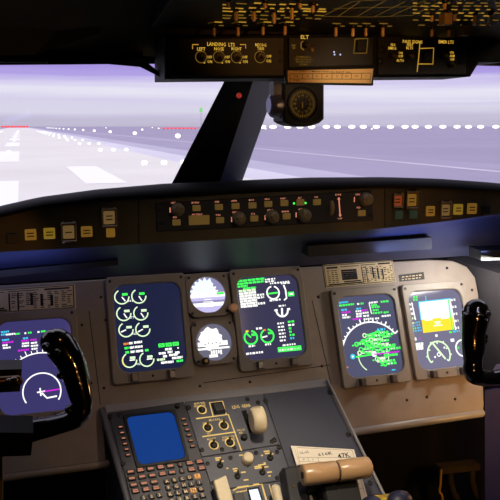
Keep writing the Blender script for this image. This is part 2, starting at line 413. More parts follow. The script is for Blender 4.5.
# ------------------------------------------------------------------ sky
w = bpy.data.worlds.new('sky'); SC.world = w; w.use_nodes = True; nt = w.node_tree; bg = nt.nodes['Background']
tc = nt.nodes.new('ShaderNodeTexCoord'); sp = nt.nodes.new('ShaderNodeSeparateXYZ'); nt.links.new(tc.outputs['Generated'], sp.inputs[0])
mp = nt.nodes.new('ShaderNodeMapping'); mp.inputs['Scale'].default_value = (1.6, 1.6, 55); nt.links.new(tc.outputs['Generated'], mp.inputs[0])
nz = nt.nodes.new('ShaderNodeTexNoise'); nz.inputs['Scale'].default_value = 1.6; nz.inputs['Detail'].default_value = 5; nz.inputs['Roughness'].default_value = .55; nt.links.new(mp.outputs[0], nz.inputs['Vector'])
ad = nt.nodes.new('ShaderNodeMath'); ad.operation = 'MULTIPLY_ADD'; ad.inputs[1].default_value = .035; nt.links.new(nz.outputs['Fac'], ad.inputs[0]); nt.links.new(sp.outputs['Z'], ad.inputs[2])
mr = nt.nodes.new('ShaderNodeMapRange'); mr.inputs[1].default_value = .0175; mr.inputs[2].default_value = .1375; nt.links.new(ad.outputs[0], mr.inputs[0])
rp = nt.nodes.new('ShaderNodeValToRGB'); cr_ = rp.color_ramp
stops = [(0.0, (198, 192, 212)), (.08, (206, 200, 224)), (.17, (226, 222, 238)), (.26, (222, 216, 240)), (.36, (240, 238, 250)), (.46, (220, 212, 244)), (.56, (184, 168, 234)), (.68, (170, 150, 228)), (1.0, (236, 230, 250))]
while len(cr_.elements) < len(stops): cr_.elements.new(.5)
for e, (p, c) in zip(cr_.elements, stops): e.position = p; e.color = (*lin(c), 1)
nt.links.new(mr.outputs[0], rp.inputs[0]); nt.links.new(rp.outputs[0], bg.inputs['Color']); bg.inputs['Strength'].default_value = 1.0
# ================================================================== GLARESHIELD
def fy(x):                                # forward distance of the fascia along its width (wraps towards the pilots)
    d = max(0, abs(x-CX)-.27); return 1.33-.35*d*d
def lerp(t, a):
    for (x0, y0), (x1, y1) in zip(a, a[1:]):
        if t <= x1: return y0+(y1-y0)*(t-x0)/(x1-x0)
    return a[-1][1]
hoodt = [(-120, 240), (-40, 219), (0, 207.5), (40, 198.5), (100, 190.5), (170, 184.5), (250, 181), (320, 178), (400, 177.5), (450, 179), (500, 182.5), (560, 190)]
facet = [(-120, 248), (-40, 227), (0, 216), (40, 207), (100, 199.5), (140, 197), (250, 190.5), (320, 187.5), (385, 186.5), (440, 188), (500, 192), (560, 199)]
faceb = [(-120, 263), (-40, 256), (0, 252), (60, 249), (135, 244.5), (250, 238), (330, 232), (372, 229.5), (440, 222), (500, 214), (560, 208)]
gs = thing('glareshield', (CX, 1.4, -.2), 'black padded glareshield with lit warning buttons below the windows', 'glareshield')
cols = list(range(-110, 560, 14))+[560]
def fpt(px, py):
    Y = 1.33
    for _ in range(3): Y = fy(at_y(px, py, Y).x)
    return at_y(px, py, Y)
hb = MB(); fb = MB(); rows = []; frows = []
for px in cols:
    t = fpt(px, lerp(px, facet)); bt = fpt(px, lerp(px, faceb)); ht = fpt(px, lerp(px, hoodt))
    e = t+V((0, -.012, .001)); top = V((ht.x, ht.y+.02, ht.z*1.015+.0))
    rows.append([t+V((0, .006, -.003)), e+V((0, .003, -.003)), e+V((0, 0, .003)), (e+top)/2+V((0, -.004, .003)), top, V((top.x, top.y+.05, top.z-.002)), V((top.x, 1.55, top.z-.03)), V((top.x, 1.55, top.z-.06))])
    frows.append([t, bt, bt+V((0, .02, -.001))])
def loft(mb, R, m, smooth):
    n = len(R[0]); mb.add([p for r in R for p in r], [[i*n+k, i*n+k+1, (i+1)*n+k+1, (i+1)*n+k] for i in range(len(R)-1) for k in range(n-1)], m, smooth)
loft(hb, rows, hood_m, True); hb.build('hood', gs)
loft(fb, frows, fascia_m, False)
for px in (138.5, 384.5):                 # seams between the fascia panels
    a = fpt(px, lerp(px, facet)+1); c = fpt(px+.3, lerp(px, faceb)-1); k = V((.0009, 0, 0)); o = V((0, -.0005, 0))
    fb.face([a-k+o, a+k+o, c+k+o, c-k+o], gap_m)
fb.build('fascia', gs)
sh = MB(); R = []
for px in cols:
    bt = fpt(px, lerp(px, faceb)); R.append([bt+V((0, .018, 0)), V((bt.x, 1.40, bt.z-.028)), V((bt.x, 1.44, -.272)), V((bt.x, 1.4775, -.3035))])
loft(sh, R, shroud_m, True); sh.build('under_shroud', gs, 'blue grey sloping surface under the fascia')
for px, py in ((142, 238), (133, 245), (366, 220), (388, 222)):
    pass
def fplane(px, py):
    p = fpt(px, py); dx = .02; q = V((p.x+dx, fy(p.x+dx), p.z)); q0 = V((p.x-dx, fy(p.x-dx), p.z))
    return Plane(p, q-q0, (0, 0, 1))
def fbutton(px, py, w_, h_, cap, lines, name='warning_button'):
    pl = fplane(px, py); k = pl.scale(px, py); b = MB()
    b.prism(pl, rrect(-w_*k/2, -h_*k/2, w_*k/2, h_*k/2, k*.8, 2), -.004, .004, cap, .0008)
    for i in range(lines):
        v = (i-(lines-1)/2)*h_*k*.27; b.rect(pl, -w_*k*.3, v-k*.55, w_*k*.3, v+k*.55, .0043, ink_m)
    return b.build(name, gs), pl, k
def fguard(px, py, w_, h_, iw, ih, cap, lines):
    o, pl, k = fbutton(px, py, iw, ih, cap, lines, 'guarded_button')
    b = MB(); b.ring(pl, rrect(-w_*k/2, -h_*k/2, w_*k/2, h_*k/2, k, 2), rrect(-w_*k/2+1.2*k, -h_*k/2+2*k, w_*k/2-1.2*k, h_*k/2-2*k, k*.6, 2), -.001, .009, guard_m, bev=.0008)
    for sx in (-1, 1): b.lathe(pl.to3(sx*w_*k*.36, h_*k*.5, .006), pl.eu, [(k*1.1, -k*1.4), (k*1.1, k*1.4)], guard_m, 10)
    b.build('guard', o, 'clear flip-up guard')
fbutton(12, 238.5, 10, 10, keycap, 0); fbutton(30.5, 234.5, 11, 11, amberkey, 2); fbutton(49.3, 233.3, 11, 11, yellowkey, 2)
fguard(68.5, 232, 15, 20, 11, 13, creamkey, 1); fbutton(86.6, 231.5, 11, 10.5, amberkey, 2)
fguard(109, 217.5, 15, 19, 11, 13, creamkey, 2); fbutton(110.5, 232.6, 8.5, 9, amberkey, 0)
fguard(397, 200.5, 11, 14, 9, 11, redkey, 2); fguard(411, 200, 13, 18, 10, 12, amberkey, 2)
fbutton(398.5, 214.8, 8, 8.5, greenkey, 0); fbutton(413, 214.2, 8, 8.5, greenkey, 0)
fbutton(430, 211, 9, 10, amberkey, 2); fguard(444.7, 210, 11.5, 17.5, 9, 11, creamkey, 2)
fbutton(457.7, 209.3, 9.5, 10.5, yellowkey, 2); fbutton(471.6, 208.5, 9.5, 10.5, amberkey, 2); fbutton(486, 210, 8, 9, keycap, 0)
# flood lamp bars hanging under the shroud
def lampbar(x0, x1, yt0, yt1, yb0, yb1, Y, lab):
    q = [at_y(x0, yb0, Y), at_y(x1, yb1, Y), at_y(x1, yt1, Y), at_y(x0, yt0, Y)]
    t = thing('flood_lamp_bar', (q[0]+q[1])/2, lab, 'lamp', 'flood lamps under the glareshield')
    b = MB(); b.hexa(q, [p+V((0, .045, .004)) for p in q], black_m); b.build('housing', t)
    return t, q
lampbar(308, 432, 246, 237.5, 257, 249, 1.395, 'long black flood lamp housing under the glareshield right of its middle')
t, q = lampbar(481, 560, 251, 248, 260.5, 258, 1.34, 'short black flood lamp housing under the glareshield at far right')
b = MB(); z = at_y(500, 262, 1.34).z; b.box((q[0].x+.005, 1.342, q[0].z-.0015), (q[1].x-.005, 1.35, q[0].z), glow('lamp_tube_white', (215, 220, 255), 1.2)); b.build('lamp_tube', t, 'glowing white tube')
lampbar(-60, 118, 276, 260, 284, 265, 1.415, 'black flood lamp housing under the glareshield at left')
# ------------------------------------------------------------------ flight control panel
FP = Plane((0, 1.326, 0), (1, 0, 0), (0, 0, 1))
fcp = thing('flight_control_panel', FP.hit(265, 214), 'black autopilot control panel of knobs and buttons in the middle of glareshield', 'control panel')
b = MB(); b.prism(FP, pquad(FP, (156, 203), (371.5, 190.5), (374, 220.5), (157.5, 231.5)), -.006, .0, dark_m, .0012); fpl = b.build('face_plate', fcp)
b = MB()
def dash(pl, x, y, w_, h_, mt, hh=.0008, mb=None):
    (mb or b).rect(pl, *prect(pl, x, y, w_, h_), hh, mt)
def tiny(pl, x, y, s_, hp, mt, wp=None, mb=None, h=.0008): (mb or b).text(pl, x, y, s_, hp, mt, h, wp)
for x, y, s_, wd in ((173, 202.8, 'CRS', 5), (195, 202.6, 'AP ENG', 8), (175, 217.3, 'FD', 4), (197, 214.3, 'AP DISC', 11), (217, 201.8, 'SPEED', 5), (218, 215, 'TURB', 5), (235, 212.2, 'SPD', 6), (234, 200.8, 'APPR', 6), (251.5, 200, 'B/C', 5.5), (253, 213.6, '1/2', 4), (267, 199, 'HDG', 5), (270, 210, 'HDG', 5.5), (283, 198.4, 'NAV', 5.5), (285.5, 211.4, 'BANK', 8), (299.5, 197.8, 'ALT', 4), (300, 209.2, 'ALT', 4), (316, 197, 'V/S', 4), (338, 194.6, 'DN', 6), (340, 218.5, 'UP', 5), (357.5, 194.4, 'CRS', 5.5), (358.5, 207.6, 'FD', 4)):
    tiny(FP, x, y, s_, 1.7, pink, wd)
for x, y in ((170, 210), (231.5, 219.5), (265, 217.5), (296, 214.8), (354.2, 199.5)): dash(FP, x, y, 1, 5, pink)
b.stroke(FP, [FP.uv(338.7, 198), FP.uv(340, 216)], FP.scale(339, 206)*1.3, .0008, pink)
for x, y, sgn in ((338.7, 197, 1), (340, 217, -1)):
    k = FP.scale(x, y); u, v = FP.uv(x, y); b.face([FP.to3(u-1.8*k, v-sgn*2.4*k, .0008), FP.to3(u+1.8*k, v-sgn*2.4*k, .0008), FP.to3(u, v, .0008)][::sgn], pink)
merge(b, fpl)
def knob(pl, x, y, r, hgt, parent, m=knob_m, name='knob', skirt=1.0, tip=None, lab=None):
    c = pl.hit(x, y); k = pl.scale(x, y)*r; b = MB()
    b.lathe(c, pl.n, [(k*skirt, -.001), (k*skirt, hgt*.35), (k*.86, hgt*.42), (k*.84, hgt*.92), (k*.74, hgt), (k*.3, hgt*1.0)], m, 22, True)
    if tip: b.lathe(c+pl.n*hgt, pl.n, [(k*.42, 0), (k*.4, hgt*.14)], tip, 14)
    return b.build(name, parent, lab)
rimk = mat('worn_knob_tip', (120, 104, 72), .4)
for x, y in ((177.3, 209.2), (238.2, 218), (271.5, 216.2), (303.5, 215), (365, 199)): knob(FP, x, y, 6.8, .016, fcp, tip=rimk)
def pbutton(pl, x, y, w_, h_, m, parent, hh=.004, name='button', lab=None):
    b = MB(); r = prect(pl, x, y, w_, h_); k = pl.scale(x, y); b.prism(pl, rrect(*r, k*.6, 2), -.001, hh, m, min(.0008, hh*.4)); return b.build(name, parent, lab)
for x, y in ((196.3, 208), (176.3, 222.3), (218.6, 207), (219.8, 220), (235.3, 206), (252.2, 205.3), (254, 218.3), (268, 204), (284, 203), (286.2, 216.2), (300, 202.3), (316.6, 202), (361.3, 213)): pbutton(FP, x, y, 8, 6, olivekey, fcp)
b = MB(); b.prism(FP, rrect(*prect(FP, 199, 220, 21, 9.5), .001, 2), -.001, .003, olivekey, .0006); b.build('disconnect_bar', fcp)
for x, y in ((294, 203.4), (305.5, 203)):
    b = MB(); b.ball(FP.hit(x, y), FP.scale(x, y)*1.1, S_green); b.build('mode_lamp', fcp, 'small green lamp')
b = MB(); c = FP.hit(331.5, 208); b.lathe(c+V((0, .012, 0)), (1, 0, 0), [(.0168, -.0045), (.019, -.003), (.019, .003), (.0168, .0045)], mat('thumbwheel_plastic', (120, 100, 60), .5), 28); b.build('pitch_wheel', fcp)
for x, y in ((160.5, 209), (161.5, 222), (369, 195), (371, 215)): knob(FP, x, y, 2.6, .001, fcp, screw_m, 'screw')
# ================================================================== MAIN INSTRUMENT PANEL
mp = thing('instrument_panel', MP.to3(CX, -.69), 'grey beige main instrument panel holding the screens', 'instrument panel')
b = MB()
out = [(XL, -.33), (.9, -.33), (.965, -.336), (1.0, -.352), (1.018, -.38), (1.019, -.42), (.98, -.676), (.974, -.69), (.612, -.69), (.612, -.592), (.127, -.592), (.127, -.69), (XL, -.69)][::-1]
b.prism(MP, out, -.02, 0, panel_m, .003); psh = b.build('panel_sheet', mp)
b = MB()
for a, c in (((89, 311), (100.5, 405)), ((312, 300), (331, 384)), ((203, 383), (330, 365))):
    b.stroke(MP, [MP.uv(*a), MP.uv(*c)], .0014, .0004, gap_m)
merge(b, psh)
b = MB()
for x, y in ((82, 325), (91, 383), (101, 297), (104, 388), (105.5, 320), (318.5, 297), (322, 366), (447, 268), (466, 330), (472, 290), (407, 400), (427, 397), (455, 399), (316, 395), (250, 382), (200, 386)):
    screw(MP, MP.hit(x, y), [(MP.scale(x, y)*1.5, -.0005), (MP.scale(x, y)*1.4, .001), (.0005, .0011)], mp)
b = MB(); b.tube([MP.to3(.615, -.696, -.006), MP.to3(.972, -.692, -.006)], [.0095, .0095], edge_m, 14); b.build('lower_lip', mp, 'pale rounded lip along lower right edge')
b = MB(); b.tube([MP.to3(XL, -.694, -.006), MP.to3(.128, -.694, -.006)], [.008, .008], panel_m, 14); b.build('lower_lip', mp)
# right end cheek between the panel and the side wall
b = MB(); q = [MP.to3(1.0, -.34, -.02), MP.to3(1.14, -.34, -.02), MP.to3(1.14, -.75, -.02), MP.to3(.96, -.75, -.02)]
t = thing('side_console', V((1.05, 1.3, -.7)), 'dark blue grey side console beside the right end of the instrument panel', 'console')
b.hexa([V((1.022, 1.36, -.33)), V((XR, 1.36, -.33)), V((XR, 1.36, -.66)), V((1.022, 1.36, -.66))][::-1], [V((1.022, 1.6, -.33)), V((XR, 1.6, -.33)), V((XR, 1.6, -.66)), V((1.022, 1.6, -.66))][::-1], wall_m); b.build('body', t)
b = MB(); p = V((1.04, 1.345, -.338)); b.tube([p, p+V((.05, -.02, .012)), p+V((.1, -.02, .012))], [.007, .012, .012], edge_m, 12); b.build('grab_rail', t)
# placards
def placard(name, quad, lab):
    pl = MP; c = pl.hit(*quad[3])
    t = thing(name, c, lab, 'placard', None); b = MB(); Q = pquad(pl, *quad); b.prism(pl, Q, 0, .0015, placard_m, .0003); pt_ = b.build('plate', t)
    b = MB(); A, B_, C_, D_ = [V(pl.uv(*q)) for q in quad]   # TL TR BR BL
    def P2(s, r): return (A*(1-s)+B_*s)*(1-r)+(D_*(1-s)+C_*s)*r
    h = .0018
    def R(s0, r0, s1, r1, m=ink_m): b.face([pl.to3(*P2(s, r), h) for s, r in ((s0, r1), (s1, r1), (s1, r0), (s0, r0))], m)
    for s0, r0, s1, r1 in ((.01, .03, .99, .06), (.01, .94, .99, .97), (.01, .03, .017, .97), (.983, .03, .99, .97)): R(s0, r0, s1, r1)
    R(.04, .12, .2, .2); R(.78, .1, .96, .17); R(.24, .13, .5, .16); R(.53, .12, .74, .15)
    R(.24, .28, .46, .74); R(.26, .78, .5, .84); R(.04, .86, .52, .92)
    for r in (.36, .45, .54, .63): R(.245, r, .455, r+.02, placard_m)
    for i in range(7):
        r = .27+i*.085
        for s0 in (.04, .1, .15): R(s0, r, s0+random.uniform(.025, .045), r+.035)
    for i in range(9):
        r = .22+i*.078
        for s0 in (.55, .6, .65, .7, .75, .8, .85, .9, .94):
            if random.random() < .8: R(s0, r+(s0-.55)*.05, s0+random.uniform(.02, .04), r+.035+(s0-.55)*.05)
    for s0 in (.53, .59): R(s0, .2, s0+.012, .93)
    for k in range(3): R(.68+.07*k, .25+.06*k, .70+.07*k, .75+.04*k)
    merge(b, pt_); return t
placard('limitations_placard', ((-72, 294), (75, 284.3), (76, 308.5), (-71, 318)), 'tan data table placard above the left pilot screen')
placard('limitations_placard', ((322.5, 265), (392, 260), (395.5, 281.8), (326, 288)), 'tan data table placard above the right navigation screen')
t = thing('warning_label', MP.hit(411, 280), 'small dark two line label above the rightmost screen', 'label'); b = MB(); b.prism(MP, pquad(MP, (398.5, 275), (423.5, 272), (424.5, 279.3), (399.5, 281.8)), 0, .001, dark_m, .0003)
for i, yy in enumerate((276, 278.6)):
    x = 401.5
    while x < 421: l = random.uniform(1.5, 3.5); dash(MP, x+l/2, yy-.11*(x-411), l, 1.0, placard_m, .0013, b); x += l+.9
b.build('plate', t)
# ------------------------------------------------------------------ display units
W, H = .165, .218
def display(u, v, lab, bg, name='display_unit'):
    t = thing(name, D.to3(u+W/2, v-H), lab, 'screen')
    b = MB(); outer = rrect(u, v-H, u+W, v, .009, 5); inner = rrect(u+.0135, v-.196, u+.152, v-.018, .022, 5)
    b.ring(D, outer, inner, -.0115, 0, bezel_m, hin=-.010, bev=.0018); bz = b.build('bezel', t)
    b = MB(); b.prism(D, rrect(u+.0136, v-.1959, u+.1519, v-.0181, .022, 5), -.0115, -.0075, bg); sc = b.build('screen', t)
    for uu in (.043, .118):                   # latch tabs under the glass
        b = MB(); c = D.to3(u+uu, v-.207, 0)
        b.prism(D, rrect(u+uu-.0125, v-.2165, u+uu+.0125, v-.1985, .003, 3), -.001, .0012, bezel_m, .0006)
        b.prism(D, [(u+uu-.007, v-.2165), (u+uu+.007, v-.2165), (u+uu+.007, v-.1995), (u+uu-.007, v-.1995)], .001, .013, mat('latch_metal', (110, 104, 98), .3, .5), .002); b.build('latch', t)
    screw(D, D.to3(u+.08, v-.207), [(.0028, -.001), (.0026, .0012), (.0006, .0013)], t)
    for uu in (.009, W-.009): screw(D, D.to3(u+uu, v-.0095), [(.0032, -.001), (.003, .0014), (.0008, .0006)], t)
    return t, sc
G = D.shift(-.0071)                            # face of the glass
def words(mb, x, y, w_, hp, m, n=1, dy=2.7, gap=.8, lo=1.2, hi=3.2, slope=-.11):
    for i in range(n):
        xx = x
        while xx < x+w_:
            l = min(random.uniform(lo, hi), x+w_-xx)
            dash(G, xx+l/2, y+i*dy+slope*(xx-x)+.12*0, l, hp, m, .0004, mb); xx += l+gap
def garc(mb, x, y, r, a0, a1, m, wd=1.3): mb.arc(G, G.uv(x, y), r*G.scale(x, y), a0, a1, wd*G.scale(x, y), .0004, m)
def gline(mb, pts, m, wd=1.2, h=.0005): mb.stroke(G, [G.uv(*p) for p in pts], wd*G.scale(*pts[0]), h, m)
def gtext(mb, x, y, s, hp, m, wp=None, al='C'): mb.text(G, x, y, s, hp, m, .0005, wp, al)
# left pilot's navigation screen
t, sc = display(-.076, -.3866, 'dark violet navigation screen behind the left control yoke', screen_mat('screen_violet', (60, 56, 108)))
b = MB()
for x, y, w_, m in ((1, 332.2, 8, S_cyan), (1, 334.8, 5, S_cyan), (6, 334.6, 9, S_white), (15, 334, 5, S_green), (24.5, 333.2, 2, S_white), (28, 332.8, 3.5, S_green), (37.5, 332, 2, S_white), (41, 331.5, 5, S_green), (2, 340.2, 7, S_cyan), (2.5, 342.8, 11, S_mag), (2.5, 345.4, 5, S_white), (3, 348, 7.5, S_white), (23, 338.4, 5, S_cyan), (21.5, 341, 7, S_mag), (22, 343.6, 7, S_white), (22, 346.2, 7, S_white), (18, 350.6, 11, S_mag), (30.5, 340, 6, S_mag), (31, 343, 6, S_white), (31, 346, 7, S_white), (31.5, 349, 6, S_white)):
    words(b, x, y, w_, 1.7, m, gap=.5)
cx, cy = 42, 391.5
ro = (G.hit(38.5, 353)-G.hit(cx, cy)).length
b.arc(G, G.uv(cx, cy), ro, 40, 140, 1.2*G.scale(cx, cy), .0004, S_white)
for k in range(14):
    a = math.radians(40+k*100/13); u, v = G.uv(cx, cy); l = ro*(1.08 if k % 3 else 1.13)
    b.stroke(G, [(u+ro*math.cos(a), v+ro*math.sin(a)), (u+l*math.cos(a), v+l*math.sin(a))], .0016, .0004, S_white)
garc(b, cx, cy, 18.3, -32, 212, S_white, 1.3); gline(b, [(41, 392), (60, 389)], S_mag, 1.3); gline(b, [(40, 388), (41, 396)], S_white, 1.4); gline(b, [(37, 392.5), (45, 391)], S_white, 1.4); gline(b, [(42, 393), (47, 398), (57, 396)], S_white, 1.6)
merge(b, sc)
# engine display
t, sc = display(.1499, -.3283, 'dark blue engine screen of paired round dials left of the standby instruments', screen_mat('screen_navy', (30, 35, 64)))
b = MB()
rowsE = [((121.8, 297), (138.8, 296.2), 'N1', (-50, -55)), ((123.8, 313.6), (140.8, 313), 'ITT', (-55, -55)), ((126, 329.8), (142.8, 329.2), 'N2', (205, 210)), ((129.6, 360.3), (146.8, 359.2), 'OIL', (5, 5))]
for ri, (c0, c1, lab, nd) in enumerate(rowsE):
    for (x, y), a in zip((c0, c1), nd):
        garc(b, x, y, 7, 115, 360, S_pale, 1.25)
        kx, ky = math.cos(math.radians(a))*5.5, -math.sin(math.radians(a))*5.5
        gline(b, [(x, y), (x+kx, y+ky)], S_white, 1.2)
        dash(G, x+3, y-2.6, 5.4, 2.4, S_green if ri == 0 else S_pale, .0005, b)
    if ri == 3: garc(b, c0[0], c0[1], 7, 150, 235, S_yel, 1.4)
    gtext(b, (c0[0]+c1[0])/2, (c0[1]+c1[1])/2+4.2, lab, 2.2, S_white, 4.5)
for x, y, w_, m in ((123.5, 344, 5, S_org), (129, 343.2, 3.5, S_white), (134, 342.5, 8, S_white), (124.5, 348.2, 4, S_green), (129.7, 347.6, 4.5, S_white), (135, 347, 7.5, S_white), (125.5, 352.4, 3.5, S_green), (130.5, 351.8, 4.5, S_white), (136, 351.2, 7, S_white), (145, 350.2, 3.5, S_green), (165, 349.3, 7, S_white), (158.7, 353.5, 7, S_white), (167.5, 352, 5, S_white), (175, 352.5, 4.5, S_white), (163, 356.3, 4, S_white), (169, 355, 9, S_white), (157, 359.8, 8, S_pale), (172, 358, 10.5, S_white), (161, 362.7, 6.5, S_white), (168, 362, 5.5, S_white), (176.5, 361, 6.5, S_green)): words(b, x, y, w_, 2.2, m, gap=.4, lo=2, hi=5)
for x, y in ((161.5, 345.3), (168.6, 344.6), (175.6, 343.8)):
    dash(G, x, y, 6.2, 3.8, S_green, .0004, b); gtext(b, x, y, 'DN', 2.4, screen_mat('screen_navy', (30, 35, 64)), 3.6)
dash(G, 178, 347.9, 1.4, 1.4, S_white, .0004, b)
merge(b, sc)
# status display
sg = screen_mat('screen_slate', (58, 56, 84))
t, sc = display(.4117, -.3283, 'systems screen of green text and green dials right of the standby instruments', sg)
b = MB()
for x, y, w_, m in ((236.5, 281.3, 28, S_green), (237, 284, 27, S_green), (237.5, 286.7, 10, S_green), (243, 288.6, 13, S_green)): words(b, x, y, w_, 2.0, m, gap=.35, lo=2, hi=5)
for i in range(7): words(b, 238.6+i*.35, 291.2+i*2.6, 17, 2.2, S_white if i else S_pale, gap=.25, lo=2, hi=6)
words(b, 257, 295, 7, 2, S_white, 2); words(b, 258, 303.6, 7, 2.2, S_white); words(b, 265, 279.6, 10, 1.6, S_white, 2, 2.2)
garc(b, 273, 292.7, 6.4, 100, 435, S_white, 1.5); gline(b, [(268, 293.8), (278, 292.6)], S_green, 1.6); words(b, 270, 283.5, 19, 1.6, S_white); words(b, 269.5, 300.5, 11, 1.8, S_white)
gline(b, [(283.5, 285), (285.5, 290), (286.5, 298), (284, 300.2)], S_white, 1.6); words(b, 281, 283.5, 9, 1.5, S_white)
dash(G, 291, 294, 6.5, 4.5, S_green, .0004, b); dash(G, 291, 294, 4, 1.6, S_white, .0006, b)
garc(b, 282, 310.5, 6, 180, 360, S_white, 1.8); gline(b, [(281.8, 308), (282.2, 315.5)], S_white, 2); gline(b, [(274.5, 310.5), (277.5, 310)], S_white, 2); gline(b, [(287, 309.3), (290, 309)], S_white, 2); words(b, 278.5, 306, 7, 1.6, S_white)
for x, y in ((250.8, 337.6), (267.3, 336)):
    garc(b, x, y, 6.6, 118, 440, S_green, 1.7); dash(G, x+3, y-3, 5, 2.3, S_green, .0005, b)
gline(b, [(246, 333), (251, 337.5)], S_green, 1.6); gline(b, [(262, 337.5), (267.3, 336)], S_white, 1.4); dash(G, 247, 331.3, 3, 1.8, S_yel, .0006, b); dash(G, 264.6, 330, 2.6, 1.8, S_org, .0006, b)
words(b, 256, 328.6, 6, 2, S_white); words(b, 248.5, 346.3, 6.5, 1.8, S_white); words(b, 265, 344.6, 6, 1.8, S_white); words(b, 246, 353.8, 17, 2, S_white)
for i in range(6):
    words(b, 277.3+i*.5, 323.6+i*3.4, 6.5, 1.7, S_white); words(b, 287.6+i*.5, 321.8+i*3.3, (6.5, 7, 3, 2.5, 5, 4)[i], 1.9, (S_green, S_white, S_green, S_green, S_green, S_cyan)[i])
dash(G, 289.6, 348.8, 25, 4.8, S_green, .0004, b); words(b, 279, 350.2, 21, 2, S_white, gap=1); words(b, 282.5, 345.3, 13, 1.6, S_white)
merge(b, sc)
# right navigation display
t, sc = display(.6371, -.3866, 'navigation screen crowded with bright green waypoints on right panel', screen_mat('screen_grey_blue', (84, 86, 114)))  # screen grey includes the flood lamp's reflection, painted into its glow
b = MB()
for x, y, w_, m in ((339, 302.8, 9, S_cyan), (339, 305.6, 15, S_green), (357, 304, 2.5, S_white), (360.5, 303.6, 3, S_green), (369, 302.8, 8.5, S_white), (371, 305.3, 6, S_green), (380.5, 301.8, 8, S_green), (341, 310, 6, S_cyan), (341.5, 312.6, 9, S_mag), (342, 315.2, 5, S_white), (342.3, 317.7, 8, S_white), (356, 308.8, 5, S_cyan), (355.5, 311.4, 6, S_white), (356, 314, 6, S_white), (356, 316.5, 6, S_white), (361.5, 310.5, 6, S_mag), (371.5, 307.3, 8, S_green), (372.5, 310.3, 6, S_green), (372.5, 313.2, 10, S_green), (381.5, 316.2, 9, S_white), (383.5, 312.5, 5, S_green), (352.5, 319.3, 9, S_mag), (362.5, 313, 6, S_white), (363, 316, 6, S_white), (363.5, 319.3, 8, S_white), (375, 318.5, 4, S_white)): words(b, x, y, w_, 1.8, m, gap=.4)
gline(b, [(369, 303), (371.5, 314)], S_white, 1)
cx, cy = 373.5, 355.5; ro = (G.hit(369, 322)-G.hit(cx, cy)).length; u, v = G.uv(cx, cy)
b.arc(G, (u, v), ro, 36, 158, 1.5*G.scale(cx, cy), .0004, S_white)
for k in range(17):
    a = math.radians(36+k*122/16); l = ro*(1.07 if k % 3 else 1.13); b.stroke(G, [(u+ro*math.cos(a), v+ro*math.sin(a)), (u+l*math.cos(a), v+l*math.sin(a))], .0021 if k % 3 else .0032, .0004, S_white)
ri = 16.5*G.scale(cx, cy)
b.arc(G, (u, v), ri, -25, 40, .0024, .0004, S_pale); b.arc(G, (u, v), ri, 165, 235, .0024, .0004, S_pale)
wps = [(364.5, 335.5), (356.5, 344.3), (367, 347.5), (374, 350.5), (361, 349.5), (371, 340), (377, 333), (381, 337), (385, 334.5), (369, 344), (376, 345), (383, 346), (388, 349), (380, 352), (386, 355.5), (377, 359), (382, 361.5), (385, 364), (363, 341.5), (373, 336), (359.5, 353), (379, 341)]
for i, (x, y) in enumerate(wps):
    m = S_green if i % 5 else S_pale
    garc(b, x, y, 1.9, 0, 360, m, 1.1); words(b, x+2.2, y-.4, random.uniform(6, 11), 2.3, m, gap=.5, lo=2, hi=4)
    if i % 2: words(b, x-4.5, y+1.3, 5, 1.5, S_green, gap=.7)
    words(b, x+2.6, y-.4, 5, 1.1, S_white, gap=1.2, lo=1, hi=2)
for pp in ([(357, 344), (365, 340), (376, 333)], [(365, 336), (380, 331)], [(367, 347), (381, 345)], [(356, 357), (372, 354.5), (380, 353)], [(362, 352), (374, 354), (383, 364)], [(380, 348), (395, 346)], [(384, 356), (395.5, 354.5)]): gline(b, pp, S_green, 1.6)
garc(b, 352.8, 356.6, 1.9, 0, 360, S_cyan, 1.5); dash(G, 352.8, 356.6, 1.8, 1.8, S_white, .0006, b); words(b, 377, 329.8, 8, 2.4, S_cyan)
b.disc(G, G.uv(374, 354), 2.9*G.scale(374, 354), .0007, S_white, 14); gline(b, [(374, 354.3), (399, 351.5)], S_mag, 1.3, .0008); dash(G, 393.5, 369.8, 4, 1.3, S_cyan, .0004, b); dash(G, 347.5, 367.3, 1.5, 1.5, S_org, .0004, b)
words(b, 377, 358.5, 8, 2.6, S_pale, 2, 2.6)
merge(b, sc)
# right primary flight display
t, sc = display(.8123, -.3866, 'bright flight screen with yellow and white attitude square at far right', screen_mat('screen_light_grey', (124, 120, 146)))  # lighter emission colour carries flood light reflected off the glass
b = MB()
A4 = [(419, 302.3), (450.5, 299), (454, 329.5), (423.2, 333)]
def att(s, r): return tuple((A4[0][i]*(1-s)+A4[1][i]*s)*(1-r)+(A4[3][i]*(1-s)+A4[2][i]*s)*r for i in (0, 1))
def aface(s0, r0, s1, r1, m, h): b.face([G.to3(*G.uv(*att(s, r)), h) for s, r in ((s0, r1), (s1, r1), (s1, r0), (s0, r0))], m)
aface(0, 0, 1, .57, S_sky, .0004); aface(0, .57, 1, 1, S_yel, .0004); aface(-.03, -.03, 1.0, .0, S_cyan, .0003); aface(-.03, 0, 0, .57, S_cyan, .0003)
for r, w0 in ((.15, .2), (.3, .3), (.45, .2), (.68, .2), (.8, .3)): aface(.5-w0/2, r, .5+w0/2, r+.025, S_white, .0006)
aface(.1, .58, .35, .62, S_white, .0007); aface(.62, .58, .88, .62, S_white, .0007); aface(.42, .7, .58, .78, S_pale, .0007)
gline(b, [(425.3, 296), (426, 301)], S_cyan, 1.2)
words(b, 413, 297.3, 4.5, 2, S_green, 2, 2.6); gline(b, [(411.5, 302.5), (415.5, 320)], S_white, 1.3)
for i in range(4): words(b, 409.2+i*.9, 304.5+i*4.6, 3.6, 2.2, S_white if i < 3 else S_pale)
